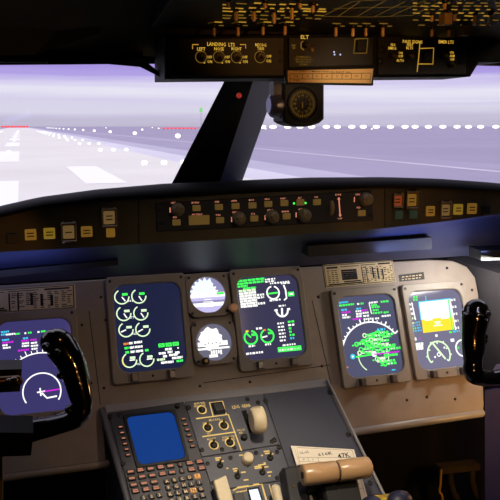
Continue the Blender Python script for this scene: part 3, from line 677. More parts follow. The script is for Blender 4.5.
for i in range(4): words(b, 411.2+i*.5, 323.2+i*2.7, 3.8, 1.8, (S_pale, S_cyan, S_green, S_cyan)[i]); words(b, 416+i*.5, 322.4+i*2.7, 4, 1.5, S_cyan)
gline(b, [(448.3, 299.7), (452.3, 329.8)], S_green, 1.2); gline(b, [(450, 300), (455.5, 330)], S_white, 1.3)
for i in range(5): words(b, 450.8+i*1.0, 300+i*7, 4.5, 2.2, S_white, 1)
words(b, 453, 331.5, 7, 2, S_cyan); words(b, 449, 332.2, 4, 1.8, S_green)
cx, cy = 438.8, 354
garc(b, cx, cy, 12.6, -38, 218, S_pale, 1.6)
u, v = G.uv(cx, cy); k = G.scale(cx, cy)
for i in range(9):
    a = math.radians(-38+i*32); b.stroke(G, [(u+12.6*k*math.cos(a), v+12.6*k*math.sin(a)), (u+(14.6 if i % 2 else 10)*k*math.cos(a), v+(14.6 if i % 2 else 10)*k*math.sin(a))], .0032, .0005, S_pale)
gline(b, [(431.5, 342), (445.5, 359)], S_pale, 1.9); garc(b, 438.8, 354.5, 1.7, 0, 360, S_white, 1); dash(G, 444.3, 347.6, 1.8, 1.8, S_white, .0005, b); dash(G, 435, 357, 1.8, 1.8, S_white, .0005, b); dash(G, 436.3, 335.6, 2.6, 2.4, S_white, .0005, b)
words(b, 415.3, 344.3, 8, 2.6, S_white, 3, 2.3, .2); words(b, 414.3, 339, 2.5, 3, S_white); dash(G, 419.6, 338.8, 1.6, 1.6, S_mag, .0005, b)
dash(G, 452.3, 340.2, 4.2, 3, S_white, .0005, b); garc(b, 463, 348, 8, 90, 270, S_white, 1.6); words(b, 456, 348, 3, 2.4, S_green)
merge(b, sc)
# ------------------------------------------------------------------ standby instruments
def standby(u, v, lab, name):
    t = thing(name, D.to3(u+.046, v-.094), lab, 'instrument'); b = MB(); c = (u+.0475, v-.0465); s_ = .0465; k = .013
    o8 = [(c[0]+a, c[1]+e) for a, e in ((s_, s_-k), (s_-k, s_), (-s_+k, s_), (-s_, s_-k), (-s_, -s_+k), (-s_+k, -s_), (s_-k, -s_), (s_, -s_+k))]
    n = 48; outer = []
    for i in range(n):
        a = 2*math.pi*i/n; dx, dy = math.cos(a), math.sin(a); q = min(s_/max(abs(dx), 1e-6), s_/max(abs(dy), 1e-6), (2*s_-k)/(abs(dx)+abs(dy))); outer.append((c[0]+dx*q, c[1]+dy*q))
    inner = circ(c, .0385, n); b.ring(D, outer, inner, -.0115, .001, bezel_m, hin=-.008, bev=.001); b.build('bezel', t)
    b = MB()
    for sx in (-1, 1):
        for sy in (-1, 1): screw(D, D.to3(c[0]+sx*.0375, c[1]+sy*.0375, .001), [(.003, -.001), (.0028, .0008), (.0008, .0009)], t)
    return t, c
t, c = standby(.3128, -.3325, 'glowing round standby horizon, upper of the two small instruments', 'standby_horizon')
b = MB(); b.prism(D, circ(c, .0386, 48), -.0095, -.0075, S_grey); dial = b.build('dial', t)
b = MB(); r = .0382
def seg_fill(lo, hi, m, h):
    n = 16; pts = []
    a0, a1 = math.asin(lo), math.asin(hi)
    for i in range(n+1): a = a0+(a1-a0)*i/n; pts.append((c[0]+r*math.cos(a), c[1]+r*math.sin(a)))
    for i in range(n+1): a = a1+(a0-a1)*i/n; pts.append((c[0]-r*math.cos(a), c[1]+r*math.sin(a)))
    b.face([G.to3(p[0], p[1], h) for p in pts], m)
seg_fill(-.95, -.62, S_lav, .0002); seg_fill(-.62, -.42, S_white, .0002); seg_fill(-.42, -.3, S_grey, .0002); seg_fill(-.3, -.12, S_lav, .0002); seg_fill(-.12, .05, S_white, .0002)
fan = [(c[0]-.037, c[1]+.002)]
for i in range(19):
    a = math.radians(175-i*9.5); q = .037 if i % 2 else .029
    if i > 12: q *= .78
    fan.append((c[0]-.003+q*math.cos(a), c[1]+.002+q*math.sin(a)))
fan.append((c[0]+.03, c[1]+.002)); b.face([G.to3(*p, .0004) for p in fan][::-1], S_sky)
b.rect(G, c[0]-.035, c[1]-.001, c[0]+.037, c[1]+.005, .0006, S_white); b.rect(G, c[0]+.02, c[1]-.0005, c[0]+.036, c[1]+.0045, .0008, S_green)
for i in range(4): b.rect(G, c[0]-.008-.003*(i % 2), c[1]-.01-.005*i, c[0]+.008+.003*(i % 2), c[1]-.0085-.005*i, .0006, S_white)
merge(b, dial)
p = D.uv(231.2, 308.8); b = MB(); b.lathe(D.to3(*p, 0), D.n, [(.005, 0), (.005, .012), (.0088, .013), (.0093, .018), (.0088, .023), (.006, .024)], copper_m, 20); b.build('adjust_knob', t, 'copper coloured adjusting knob')
t, c = standby(.3155, -.4325, 'round standby altimeter and speed dial, lower of the two small instruments', 'standby_altimeter')
b = MB(); b.prism(D, circ(c, .0386, 48), -.0095, -.0075, S_mid); dial = b.build('dial', t)
b = MB(); n = 26
b.face([G.to3(c[0]-.006+(.024+.003*math.sin(i*2.1))*math.cos(2*math.pi*i/n), c[1]+.008+(.023+.003*math.cos(i*1.7))*math.sin(2*math.pi*i/n), .0003) for i in range(n)], S_white)
b.rect(G, c[0]-.034, c[1]-.0075, c[0]+.03, c[1]+.002, .0004, S_white); b.rect(G, c[0]-.035, c[1]-.0145, c[0]+.033, c[1]-.0105, .0004, S_white)
for i in range(5): b.rect(G, c[0]-.008+i*.005, c[1]-.026+.002*(i % 2), c[0]-.0045+i*.005, c[1]-.0165, .0004, S_white)
b.rect(G, c[0]-.012, c[1]-.031, c[0]+.006, c[1]-.025, .0004, S_white)
for i in range(5): b.rect(G, c[0]-.02+i*.008, c[1]-.004+.002*(i % 2), c[0]-.017+i*.008, c[1]-.0015+.002*(i % 2), .0006, S_mid)
merge(b, dial)
p = D.uv(205, 361.5); b = MB(); b.lathe(D.to3(*p, 0), D.n, [(.007, 0), (.0075, .011), (.006, .012)], black_m, 18); b.lathe(D.to3(p[0], p[1], .012), D.n, [(.0035, 0), (.003, .004)], mat('yellow_knob_paint', (200, 150, 50), .4), 12); b.build('setting_knob', t, 'black knob with yellow centre')
# ================================================================== CENTRE PEDESTAL
def extend(p, q, t): return (p[0]+(q[0]-p[0])*t, p[1]+(q[1]-p[1])*t)
pc = PED.hit(250, 450)
ped = thing('centre_pedestal', (CX, 1.0, FLOOR), 'grey sloping centre pedestal carrying the keypad, gear and lever modules', 'pedestal')
TL, TR = PED.uv(106, 412), PED.uv(328.5, 385.5)
vb = -.40
BL_, BR_ = (TL[0]-.002, vb), (TR[0]+.004, vb)
b = MB()
a0, a1 = PED.to3(*TL, -.0035), PED.to3(*TR, -.0035); q0, q1 = PED.to3(*BL_, -.0035), PED.to3(*BR_, -.0035)
left = [a0, q0, V((q0.x, .35, q0.z-.05)), V((q0.x, .35, FLOOR)), V((a0.x, 1.45, FLOOR)), V((a0.x, 1.45, a0.z-.02)), V((a0.x, a0.y+.015, a0.z))]
right = [a1, q1, V((q1.x, .35, q1.z-.05)), V((q1.x, .35, FLOOR)), V((a1.x, 1.45, FLOOR)), V((a1.x, 1.45, a1.z-.02)), V((a1.x, a1.y+.015, a1.z))]
n = 7
b.add(left+right, [[0, 1, 8, 7]]+[[i, (i+1) % n, (i+1) % n+n, i+n] for i in range(1, n)]+[list(range(n))[::-1], list(range(n, 2*n))], ped_m)
b.build('body', ped)
b = MB(); t0, t1 = MP.hit(106, 405), MP.hit(325, 379)
a0, a1 = PED.to3(*TL, 0), PED.to3(*TR, 0)
b.add([t0, t1, a1, a0, a1+V((0, 0, -.02)), a0+V((0, 0, -.02))], [[3, 2, 1, 0], [5, 4, 2, 3]], edge_m); b.build('upper_edge_strip', ped, 'paler strip along the top edge')
b = MB(); e0, e1 = PED.to3(TR[0]+.002, TR[1]+.012, .002), PED.to3(BR_[0]+.002, vb, .002); b.tube([e0, e1], [.0032, .0032], edge_m, 8); b.build('edge_trim', ped, 'pale metal trim down the right edge')
b = MB(); e0, e1 = PED.to3(TL[0]-.006, TL[1]+.006, 0), PED.to3(BL_[0]-.006, vb, 0); b.tube([e0, e1], [.006, .006], mat('mid_grey_trim', (84, 82, 88), .5), 8); b.build('edge_trim', ped)
def screwp(x, y, par, r=2.6):
    k = PED.scale(x, y)*r; screw(PED, PED.hit(x, y), [(k, -.001), (k*.95, .0012), (k*.35, .0013), (k*.3, .0006)], par)
def module(quad, name, lab, cat, m=ped_m, grp=None):
    c = PED.hit(sum(q[0] for q in quad)/4, sum(q[1] for q in quad)/4)
    t = thing(name, c, lab, cat, grp); b = MB(); b.prism(PED, inset(pquad(PED, *quad), .0009), -.003, 0, m, .0009); b.build('face_plate', t); return t
# keypad / flight management unit
g1 = (184, 401); g1b = extend(g1, (215, 500), 1.25); l0 = (108, 412.5); l0b = extend(l0, (131, 500), 1.36)
cdu = module([l0, g1, g1b, l0b], 'keypad_display_unit', 'keypad unit with plain blue screen on left side of the pedestal', 'control unit', mat('dark_grey_unit_paint', (50, 51, 60), .5, var=.06, scale=45))
b = MB(); sq = pquad(PED, (126, 417.5), (173, 412), (186, 458.5), (139, 465.5))
def rquad(Q, r, seg=4):                  # round the corners of a quad
    out = []
    for i in range(4):
        p, c, n_ = V(Q[i-1]), V(Q[i]), V(Q[(i+1) % 4]); a = c+(p-c).normalized()*r; e = c+(n_-c).normalized()*r
        for k in range(seg+1): s = k/seg; out.append(tuple(a*(1-s)**2+c*2*s*(1-s)+e*s*s))
    return out
inner = rquad(sq, .012); outer = rquad(inset(sq, -.006), .006)
b.ring(PED, outer, inner, -.001, .004, black_m, hin=-.001, bev=.001); b.build('screen_frame', cdu)
b = MB(); b.prism(PED, inner, -.001, .0012, screen_mat('screen_blue', (20, 60, 132))); b.build('screen', cdu, 'plain blue lit screen')
def key(x, y, w_, h_, txt, parent, name='key', capm=keycap, legm=copperkey, lines=1, hp=None):
    b = MB(); k = PED.scale(x, y); u, v = PED.uv(x, y); b.prism(PED, rrect(u-w_*k/2, v-h_*k/2, u+w_*k/2, v+h_*k/2, k*.9, 2), -.001, .0038, capm, .0012)
    if txt == '-':
        n = 2 if lines == 2 else 1
        for i in range(n):
            vv = v+((i-(n-1)/2)*h_*k*.36); ww = w_*k*(.3 if i else .34); hh = h_*k*(.14 if n == 2 else .2)
            b.rect(PED, u-ww, vv-hh, u+ww, vv+hh, .0042, legm)
    elif txt: b.text(PED, x, y, txt, hp or h_*.55, legm, .0042)
    return b.build(name, parent)
for x, y in ((120.4, 427.7), (122, 433.4), (123.4, 439), (125, 444.5), (126.5, 450), (128, 455.5), (183.3, 419.6), (185.2, 425), (187, 430.3), (188.8, 435.7), (190.6, 441.2), (192.4, 446.8)): key(x, y, 5.2, 3, '-', cdu, 'line_key')
T = lambda x: x
for x, y, n in ((130.5, 472.2, 1), (140.3, 470.5, 2), (150.4, 469.2, 1), (160.5, 467.6, 2), (170.3, 466.4, 1), (189.4, 463.5, 2), (199.2, 462, 2), (131.8, 478.8, 1), (142, 477.1, 1), (152.1, 475.8, 1), (162.4, 474.2, 2), (172, 472.8, 1), (191.4, 469.8, 2), (201.5, 468.4, 2), (133.7, 485.3, 1), (144, 483.8, 1), (154, 482.3, 1), (135.5, 491.4, 2), (146, 489.8, 2), (156, 488.4, 2)): key(x, y, 8, 5, '-', cdu, 'function_key', lines=n)
key(180, 465, 5, 5, 'I', cdu, 'arrow_key'); key(181.7, 471.4, 5, 5, 'I', cdu, 'arrow_key')
LT = [(166.7, 482), (174.4, 480.6), (182, 479.3), (189.6, 478), (197.2, 476.7)]
for r, ch in enumerate(('ABCDE', 'FGHIJ', 'KLMNO', 'PQRST', 'UVWXY')):
    for i, c in enumerate(ch):
        x, y = LT[i][0]+r*1.75, LT[i][1]+r*6.4
        am = c in 'EN'
        key(x, y, 6, 5, c, cdu, 'letter_key', legm=glow('orange_letter', (240, 190, 130), .85) if not am else ink_m, capm=keycap if not am else mat('amber_key', (220, 160, 90), .5, emit=(200, 140, 70), es=.5), hp=3.2)
for r, ch in enumerate(('123', '456', '789')):
    for i, c in enumerate(ch): key(143.7+i*7.8+r*1.75, 498.4-i*1.4+r*6.4, 6, 5, c, cdu, 'number_key', legm=glow('orange_letter', (240, 190, 130), .85), hp=3.2)
knob(PED, 177.2, 406.5, 2.6, .008, cdu, black_m, 'brightness_knob')
for x, y in ((110, 417), (119.5, 415), (123, 463.5), (136, 512)): screwp(x, y, cdu)
# landing gear module
g2 = (262, 393.8); m2 = extend(g2, (292.5, 480), .585)
s1_, s2_ = (203.5, 457), (279, 444.8)
gear = module([g1, g2, s2_, (201.5, 457.3)], 'landing_gear_panel', 'landing gear panel with round cream handle in middle of pedestal', 'control panel', ped_m)
b = MB(); wdt = PED.scale(220, 430)
def pl_(pts, w_=1.1): b.stroke(PED, [PED.uv(*p) for p in pts], w_*wdt, .0005, amberped)
pl_([(213, 416), (209.5, 402.8), (222.5, 401.2), (226.3, 415)]); pl_([(196, 418.8), (228.2, 414.6), (241.5, 451)], 1.3); pl_([(202.2, 436.8), (235.5, 432)], 1.3)
for x, y, s_, w_ in ((199.5, 403.4, 'ANTI SKID', 12), (199.5, 406, 'GRVL MODE', 12), (214.5, 419.8, 'MLG BAY', 11), (205, 423.3, 'OVHT', 5), (221.5, 420.7, 'TEST', 5), (211.5, 439, 'MLG OVHT', 9), (212, 441.3, 'WARN', 5), (228.5, 437, 'HORN MUTED', 13), (228.5, 439.5, 'NOSE DOOR', 13), (241.5, 406.4, 'LDG  GEAR', 19), (241, 430, 'DN LCK', 8), (241, 432.8, 'REL', 4), (208.6, 433.6, 'TEST', 4)): b.text(PED, x, y, s_, 3.4 if 'LDG' in s_ else 2.1, amberped, .0006, w_)
merge(b, gear.children[0])
def ringsw(x, y, r, parent, lever=True, cross=False):
    b = MB(); k = PED.scale(x, y)
    b.lathe(PED.hit(x, y), PED.n, [(r*k*.95, -.001), (r*k*.95, .002), (r*k*.6, .0035), (r*k*.5, .004)], black_m, 18); o = b.build('rotary_switch' if not lever else 'toggle_switch', parent)
    b = MB(); b.arc(PED, PED.uv(x, y), r*k, 0, 360, k*1.3, .0022, amberped); b.build('ring', o, 'amber ring')
    b = MB(); c = PED.hit(x, y)+PED.n*.003
    if lever: b.tube([c, c+PED.n*.012+V((-.001, .003, .004))], [.0016, .0024], mat('dull_brass', (120, 98, 50), .35, .8), 10)
    else: b.prism(PED, [(PED.uv(x, y)[0]+a*k, PED.uv(x, y)[1]+e*k) for a, e in ((-.6, -2.2), (.6, -2.2), (.6, 2.2), (-.6, 2.2))], .003, .008, mat('grey_knob', (90, 88, 86), .4), .0008)
    b.build('lever' if lever else 'pointer', o)
ringsw(201.7, 410.2, 4.2, gear, False)
for x, y in ((207.6, 428), (223.6, 425.8), (213.6, 445.4), (229.6, 442.8)): ringsw(x, y, 4.3, gear)
b = MB(); b.ring(PED, rrect(*prect(PED, 218.3, 408.2, 11.5, 12.5), .0015, 2), rrect(*prect(PED, 218.3, 408, 9, 9.5), .001, 2), -.001, .004, black_m, bev=.0008); o = b.build('guarded_switch', gear); pbutton(PED, 218.3, 408, 8.6, 9, mat('dark_switch_cap', (58, 56, 56), .4), o, .0055, 'cap')
b = MB(); b.prism(PED, pquad(PED, (241.5, 411), (246.2, 410.2), (254, 432), (249, 433)), -.002, .0006, gap_m); b.build('lever_slot', gear)
c = PED.hit(255.5, 425)+PED.n*.036; b = MB(); b.tube([PED.hit(250, 424), c], [.005, .005], black_m, 10); gl_ = b.build('gear_lever', gear)
b = MB(); c = PED.shift(.04).hit(257.5, 420); ax = V((1, -.02, .03)).normalized()
b.lathe(c, ax, [(.0215, -.0125), (.0245, -.010), (.0265, -.004), (.0268, .006), (.025, .0115), (.02, .0135)], cream_m, 36); b.build('gear_handle', gl_, 'cream wheel shaped handle')
knob(PED, 243.8, 438, 3.4, .009, gear, black_m, 'release_knob')
for x, y in ((188.5, 407.5), (258, 402.5), (202, 450), (272, 441.5), (234.5, 447.5), (222, 449.5), (247.5, 399.5)): screwp(x, y, gear, 2.4 if x > 190 else 2.8)
# lower switch module
sw = module([(201.8, 457.8), (279.3, 445.3), (291.5, 479), (212.5, 491.5)], 'small_switch_panel', 'small switch panel with white round knob below the landing gear panel', 'control panel', ped_m)
b = MB()
for x, y, w_ in ((218, 458, 6), (218, 460, 5), (222, 461.3, 4), (227.3, 468.4, 2), (235, 468.8, 5), (235.5, 471, 4), (243.3, 472.3, 5), (246, 480, 5), (241, 455.3, 4), (266.5, 451.3, 6), (267.3, 453.4, 5), (262, 455.5, 2), (272, 454, 3), (257.5, 466.5, 7), (262, 464.7, 8), (259, 468, 9), (266, 467, 5), (269.5, 472.2, 5), (269.5, 476, 2.5), (264.6, 463, 2)): b.rect(PED, *prect(PED, x, y, w_, 1.4), .0005, amberped)
merge(b, sw.children[0])
for x, y in ((220, 465.4), (237.5, 476.2), (262.3, 472.4), (270, 458)):
    b = MB(); k = PED.scale(x, y); c = PED.hit(x, y); b.lathe(c, PED.n, [(k*3.2, -.001), (k*3.2, .002), (k*1.8, .003)], black_m, 14); o = b.build('toggle_switch', sw); b = MB(); b.tube([c+PED.n*.002, c+PED.n*.014+V((0, .004, .004))], [.0014, .0023], MATS['dull_brass'], 10); b.build('lever', o)
knob(PED, 246.7, 460.5, 6.3, .018, sw, cream_m, 'selector_knob', .9, None, 'cream round knob')
for x, y in ((207.5, 463.5), (213, 483), (277, 452), (286, 471.5), (230.5, 457.8), (256, 453), (277, 478)): screwp(x, y, sw, 2.3)
# blank plate
bl = module([(263, 393.6), (327.5, 385.7), extend((328, 386), (382, 495), 1.0), extend((262, 393.8), (292.5, 480), 1.25)], 'blank_cover_plate', 'plain dark blank plate on upper right of the pedestal', 'panel', mat('dark_blank_plate', (66, 68, 82), .48, var=.06, scale=40))
for x, y in ((265.5, 400.8), (330, 392.3), (348.3, 434.5), (274.5, 440), (278.8, 447.2), (286.5, 471.8), (370, 483)): screwp(x, y, bl, 2.7)
# ------------------------------------------------------------------ speed card
card = thing('landing_speed_card', PED.hit(330, 470), 'cream paper speed card marked 47K standing behind the thrust levers', 'card')
CP = PED.shift(.012)
b = MB(); Q = pquad(CP, (290.6, 446.2), (353, 450), (367, 500), (309, 508)); b.prism(CP, Q, 0, .0022, paper_m)
Q2 = pquad(CP, (293.5, 446.8), (353.4, 450.2), (367.5, 500), (311, 508)); b.prism(CP, Q2, .0022, .0042, paper_m); csh = b.build('sheet', card)
b = MB(); hh = .0046; b.stroke(CP, [CP.uv(*p) for p in ((301, 474), (296.4, 448.4), (351.5, 451.4), (364, 494))], .0007, hh, greyink_m)
for pts_ in (((297.6, 458.3), (353, 458.5)), ((299, 462.6), (354, 462.8)), ((307, 458.3), (308.5, 463)), ((317, 458.3), (318.4, 463)), ((361, 480), (351, 481)), ((363, 489), (352, 490))): b.stroke(CP, [CP.uv(*p) for p in pts_], .0006, hh, greyink_m)
b.text(CP, 303.5, 453.4, 'CL-65', 2.6, greyink_m, hh, 10); b.text(CP, 303, 460.3, 'V1', 1.7, greyink_m, hh); b.text(CP, 312.5, 460.5, 'F', 1.7, greyink_m, hh)
b.text(CP, 324.5, 454.8, '616K', 3.4, ink_m, hh, 15.5); b.text(CP, 343, 456.3, '47K', 5, ink_m, hh, 13); b.stroke(CP, [CP.uv(338, 458.8), CP.uv(350, 458.2)], .0006, hh+.0001, ink_m)
for s_, (x, y) in (('12', (357, 485)), ('8', (358, 493))): b.text(CP, x, y, s_, 2.4, greyink_m, hh)
merge(b, csh)
# ------------------------------------------------------------------ thrust levers
tq = thing('throttle_quadrant', PED.hit(330, 490), 'throttle quadrant with black side plate beneath the tan thrust lever handles', 'throttle')
b = MB(); Q = pquad(PED, (279, 474), (299, 470), (309, 520), (287, 524)); b.prism(PED, Q, -.01, .032, mat('black_side_plate', (30, 29, 32), .45), .004); b.build('side_plate', tq)
b = MB(); b.prism(PED, pquad(PED, (311, 486), (346, 481), (356, 530), (322, 536)), -.01, .062, black_m, .004); b.build('lever_housing', tq)
b = MB(); c = PED.shift(.033).hit(294, 486); b.lathe(c, PED.n, [(.0022, -.003), (.002, .001)], MATS['dull_brass'], 10); b.build('rivet', tq)
LP = PED.shift(.085)
k = LP.scale(335, 470)
def lever(x0, y0, x1, y1, lab, left):
    a, e = LP.hit(x0, y0), LP.hit(x1, y1); ax = (e-a).normalized(); L = (e-a).length; r = 10.6*k
    t = thing('thrust_lever', LP.hit((x0+x1)/2, (y0+y1)/2+14), lab, 'lever', 'thrust levers')
    b = MB(); pr = [(r*.34, 0), (r*.94, 0), (r, .0016), (r, L-.0016), (r*.94, L)] if left else [(r*.94, 0), (r, .0012), (r, L-.006), (r*.93, L-.0018), (r*.8, L)]
    b.lathe(a, ax, pr, tan_m, 40)
    b.build('handle', t, 'tan cylindrical handle')
    if left:
        b = MB(); s = r*.3; up = V((0, .3, 1)).normalized(); up = (up-ax*up.dot(ax)).normalized(); sd = ax.cross(up)
        q = [a-ax*.0006+up*s*i+sd*s*j for i, j in ((1, 1), (1, -1), (-1, -1), (-1, 1))]; b.hexa(q, [p+ax*.008 for p in q], gap_m); b.build('end_socket', t, 'square black socket in the end')
    b = MB(); m_ = (a+e)/2+V((0, .0, 0)); dn = PED.n*-.07
    b.hexa([m_+V((-.011, -.005, -.012)), m_+V((.011, -.005, -.012)), m_+V((.011, -.005, -.012))+dn, m_+V((-.011, -.005, -.012))+dn][::-1], [m_+V((-.011, .006, -.008)), m_+V((.011, .006, -.008)), m_+V((.011, .006, -.008))+dn, m_+V((-.011, .006, -.008))+dn][::-1], black_m); b.build('stem', t)
lever(302.5, 475.3, 335.5, 471.3, 'left tan thrust lever handle with square socket in its end', True)
lever(337.8, 471, 369.5, 466.8, 'right tan thrust lever handle with rounded end', False)
b = MB(); a, e = LP.hit(334, 471.5), LP.hit(339, 470.9); b.lathe(a, (e-a).normalized(), [(9.4*k, 0), (9.4*k, (e-a).length)], mat('dark_tan_collar', (90, 70, 48), .5), 28); b.build('collar', tq)
# cream paddle lever and small handle, lit indicator
t = thing('spoiler_lever', PED.hit(222, 500), 'flat cream paddle lever at bottom edge below the keypad', 'lever')
b = MB(); PP = PED.shift(.03); b.prism(PP, rquad(pquad(PP, (213, 481.5), (225.6, 476), (236, 512), (223, 517)), .004), -.006, .006, cream_m, .002); b.build('paddle', t)
b = MB(); c = PP.hit(227, 500); b.tube([c, c-PED.n*.034], [.004, .005], black_m, 8); b.build('stem', t)
t = thing('trim_lever', PED.hit(277, 500), 'rounded cream handle left of the throttle side plate', 'lever')
b = MB(); PP = PED.shift(.03); c0, c1 = PP.hit(275.5, 488), PP.hit(280, 508); b.tube([c0, c1], [.0085, .009], cream_m, 14); b.build('handle', t); b = MB(); c = (c0+c1)/2; b.tube([c, c-PED.n*.034], [.004, .005], black_m, 8); b.build('stem', t)
ind = module([(212.5, 492.2), (287, 480), extend((292, 480), (300, 505), 1.4), extend((212.5, 491.5), (222, 520), 1.2)], 'indicator_panel', 'amber lined panel with small lit white window at bottom edge', 'control panel', ped_m)
b = MB(); pl_([(233, 490.5), (237, 488.2), (262, 484.2), (271, 515)], 1.2); pl_([(236, 492.3), (259, 488.6)], .9); pl_([(262, 486), (268, 508)], .9); pl_([(269, 484.5), (276, 508)], .9); pl_([(241, 492), (246, 510)], .9)
for x, y, w_ in ((243, 486.6, 12), (256, 484.3, 6), (250, 489, 8)): b.rect(PED, *prect(PED, x, y, w_, 1.3), .0006, amberped)
merge(b, ind.children[0])
b = MB(); Q = pquad(PED, (248.5, 490.5), (257.5, 489), (261.5, 501.5), (252, 503.5)); b.ring(PED, inset(Q, -.003), Q, -.001, .004, black_m, bev=.0008); b.build('window_frame', ind); b = MB(); b.prism(PED, Q, -.001, .0015, glow('indicator_white', (225, 240, 255), 1.4)); b.build('lit_window', ind, 'glowing white window')
b = MB(); b.prism(PED, pquad(PED, (233, 494), (243, 492.5), (247, 510), (236, 512)), -.001, .003, keycap, .001); b.build('button', ind)
# dark blue knobs at the lower right of the pedestal
bk = mat('dark_blue_knob', (34, 34, 62), .45)
t = thing('knobbed_lever', PED.hit(386, 510), 'dark blue double knob lever with yellow block at bottom right of pedestal', 'lever')
KP = PED.shift(.06)
for x, y, r in ((371.5, 505, 10.5), (399.5, 501, 12)):
    b = MB(); b.ball(KP.hit(x, y), r*KP.scale(x, y), bk, (1.15, .9, .85), 20, 12); b.build('knob', t)
b = MB(); q = [KP.hit(*p) for p in ((380, 513), (397, 511), (395.5, 495.8), (379, 498))]; b.hexa(q, [p+V((0, .02, -.005)) for p in q], mat('yellow_block', (200, 166, 60), .5)); b.build('block', t, 'yellow block between the knobs')
b = MB(); b.ball(KP.hit(402.5, 493.2)+V((0, -.006, .004)), .0035, mat('orange_dot', (240, 120, 60), .4), (2, 1, .8), 10, 6); b.build('dot', t, 'orange mark on right knob')
b = MB(); c = KP.hit(386, 510); b.tube([c, c-PED.n*.075], [.008, .012], black_m, 8); b.build('stem', t)
# ================================================================== YOKES
YY = 1.0
def horn(px, Y, drift=0):
    return [at_y(x, y, Y+dy) for x, y, r, dy in px], [r*at_y(x, y, Y).dot(cf)/FPX for x, y, r, dy in px]
yl = thing('control_yoke', (CX-.45, YY, FLOOR), 'glossy black left control yoke in front of the violet screen', 'control yoke', 'control yokes')
b = MB()
P_, R_ = horn([(50, 341, 12, 0), (58, 344, 15.5, 0), (69.5, 360, 14.5, 0), (75.5, 376, 13, 0), (79.5, 391, 12, 0), (82, 405, 10.5, 0), (77, 417, 10.5, 0), (60, 424, 10, .01), (35, 430, 11.5, .02), (0, 437, 15, .03), (-40, 444, 18, .03), (-90, 446, 20, .03)], YY)
b.tube(P_, R_, gloss_m, 20, .85); b.build('grip', yl)
b = MB(); P_, R_ = horn([(47, 345, 3.4, -.035), (44, 346, 2.4, -.045)], YY); b.tube(P_, R_, gloss_m, 10); b.build('trim_switch', yl)
b = MB(); P_, R_ = horn([(58, 351, 3, -.035), (57, 351.5, 2.6, -.044)], YY); b.tube(P_, R_, gloss_m, 10); b.build('push_button', yl)
for (x, y) in ((62, 374.5), (70, 409)):
    b = MB(); P_, R_ = horn([(x, y, 4.5, -.0), (x-2, y+1, 4, -.002)], YY); b.tube(P_, R_, gloss_m, 10); b.build('finger_rest', yl)
b = MB(); q = [at_y(x, y, .95) for x, y in ((-150, 462), (31, 455.5), (33.5, 433), (-150, 430))]; b.hexa(q, [p+V((0, .06, 0)) for p in q], mat('black_hub', (7, 7, 7), .6, spec=.2)); b.build('hub', yl)
b = MB(); q = [at_y(x, y, .93) for x, y in ((-140, 400), (20, 391.5), (22, 369), (-140, 374))]; b.hexa(q, [p+V((0, .04, 0)) for p in q], black_m); cl = b.build('chart_clip', yl)
b = MB(); P_, R_ = horn([(-90, 388, 5.5, -.08), (18, 381, 5.5, -.08)], YY); b.tube(P_, R_, mat('dark_brass_bar', (96, 74, 46), .3, .9), 12); b.build('clip_bar', cl, 'brown metal bar')
for x, y in ((9, 380.5), (14, 379)):
    b = MB(); b.ball(at_y(x, y, .912), .0035, metal_m, (1.2, 1, .8), 10, 6); b.build('clip_screw', cl)
b = MB(); q = [at_y(x, y, 1.0) for x, y in ((-150, 640), (2.5, 640), (2.5, 455), (-150, 462))]; b.hexa(q, [p+V((0, .05, 0)) for p in q], mat('amber_lit_column', (150, 120, 60), .5)); b.build('column', yl, 'column edge coloured as if lit amber')  # ochre colour imitates amber light falling on a dark column
b = MB(); a = at_y(-100, 400, .95); b.hexa([a+V((-.03, 0, -.07)), a+V((.03, 0, -.07)), a+V((.03, 0, .03)), a+V((-.03, 0, .03))], [p+V((0, .05, 0)) for p in (a+V((-.03, 0, -.07)), a+V((.03, 0, -.07)), a+V((.03, 0, .03)), a+V((-.03, 0, .03)))], black_m); b.build('clip_post', yl)
yr = thing('control_yoke', (CX+.46, YY, FLOOR), 'glossy black right control yoke in front of the bright flight screen', 'control yoke', 'control yokes')
b = MB()
P_, R_ = horn([(476, 309, 12.5, 0), (476, 313, 15, 0), (475, 322, 14, 0), (473.5, 334, 12.2, 0), (473.5, 348, 12, 0), (473, 361, 9.8, 0), (474, 373, 10.5, 0), (486, 378.5, 8, .01), (505, 377, 9, .02), (545, 376, 13, .03), (590, 378, 16, .03), (650, 378, 16, .03)], YY)
b.tube(P_, R_, gloss_m, 20, .85); b.build('grip', yr)
for nm, x, y, r in (('trim_switch', 486, 314, 3.6), ('push_button', 484.5, 320, 2.8)):
    b = MB(); P_, R_ = horn([(x, y, r, -.02), (x+2.5, y, r*.8, -.028)], YY); b.tube(P_, R_, gloss_m, 10); b.build(nm, yr)
for (x, y) in ((484, 337), (483.5, 341)):
    b = MB(); P_, R_ = horn([(x-1, y, 4.2, 0), (x+1, y, 3.6, 0)], YY); b.tube(P_, R_, gloss_m, 10); b.build('finger_rest', yr)
b = MB(); q = [at_y(x, y, 1.02) for x, y in ((485, 700), (640, 700), (640, 376), (485, 383))]; b.hexa(q, [p+V((.08, .08, 0)) for p in q], col_m); b.build('column', yr, 'wide purple grey column casing')
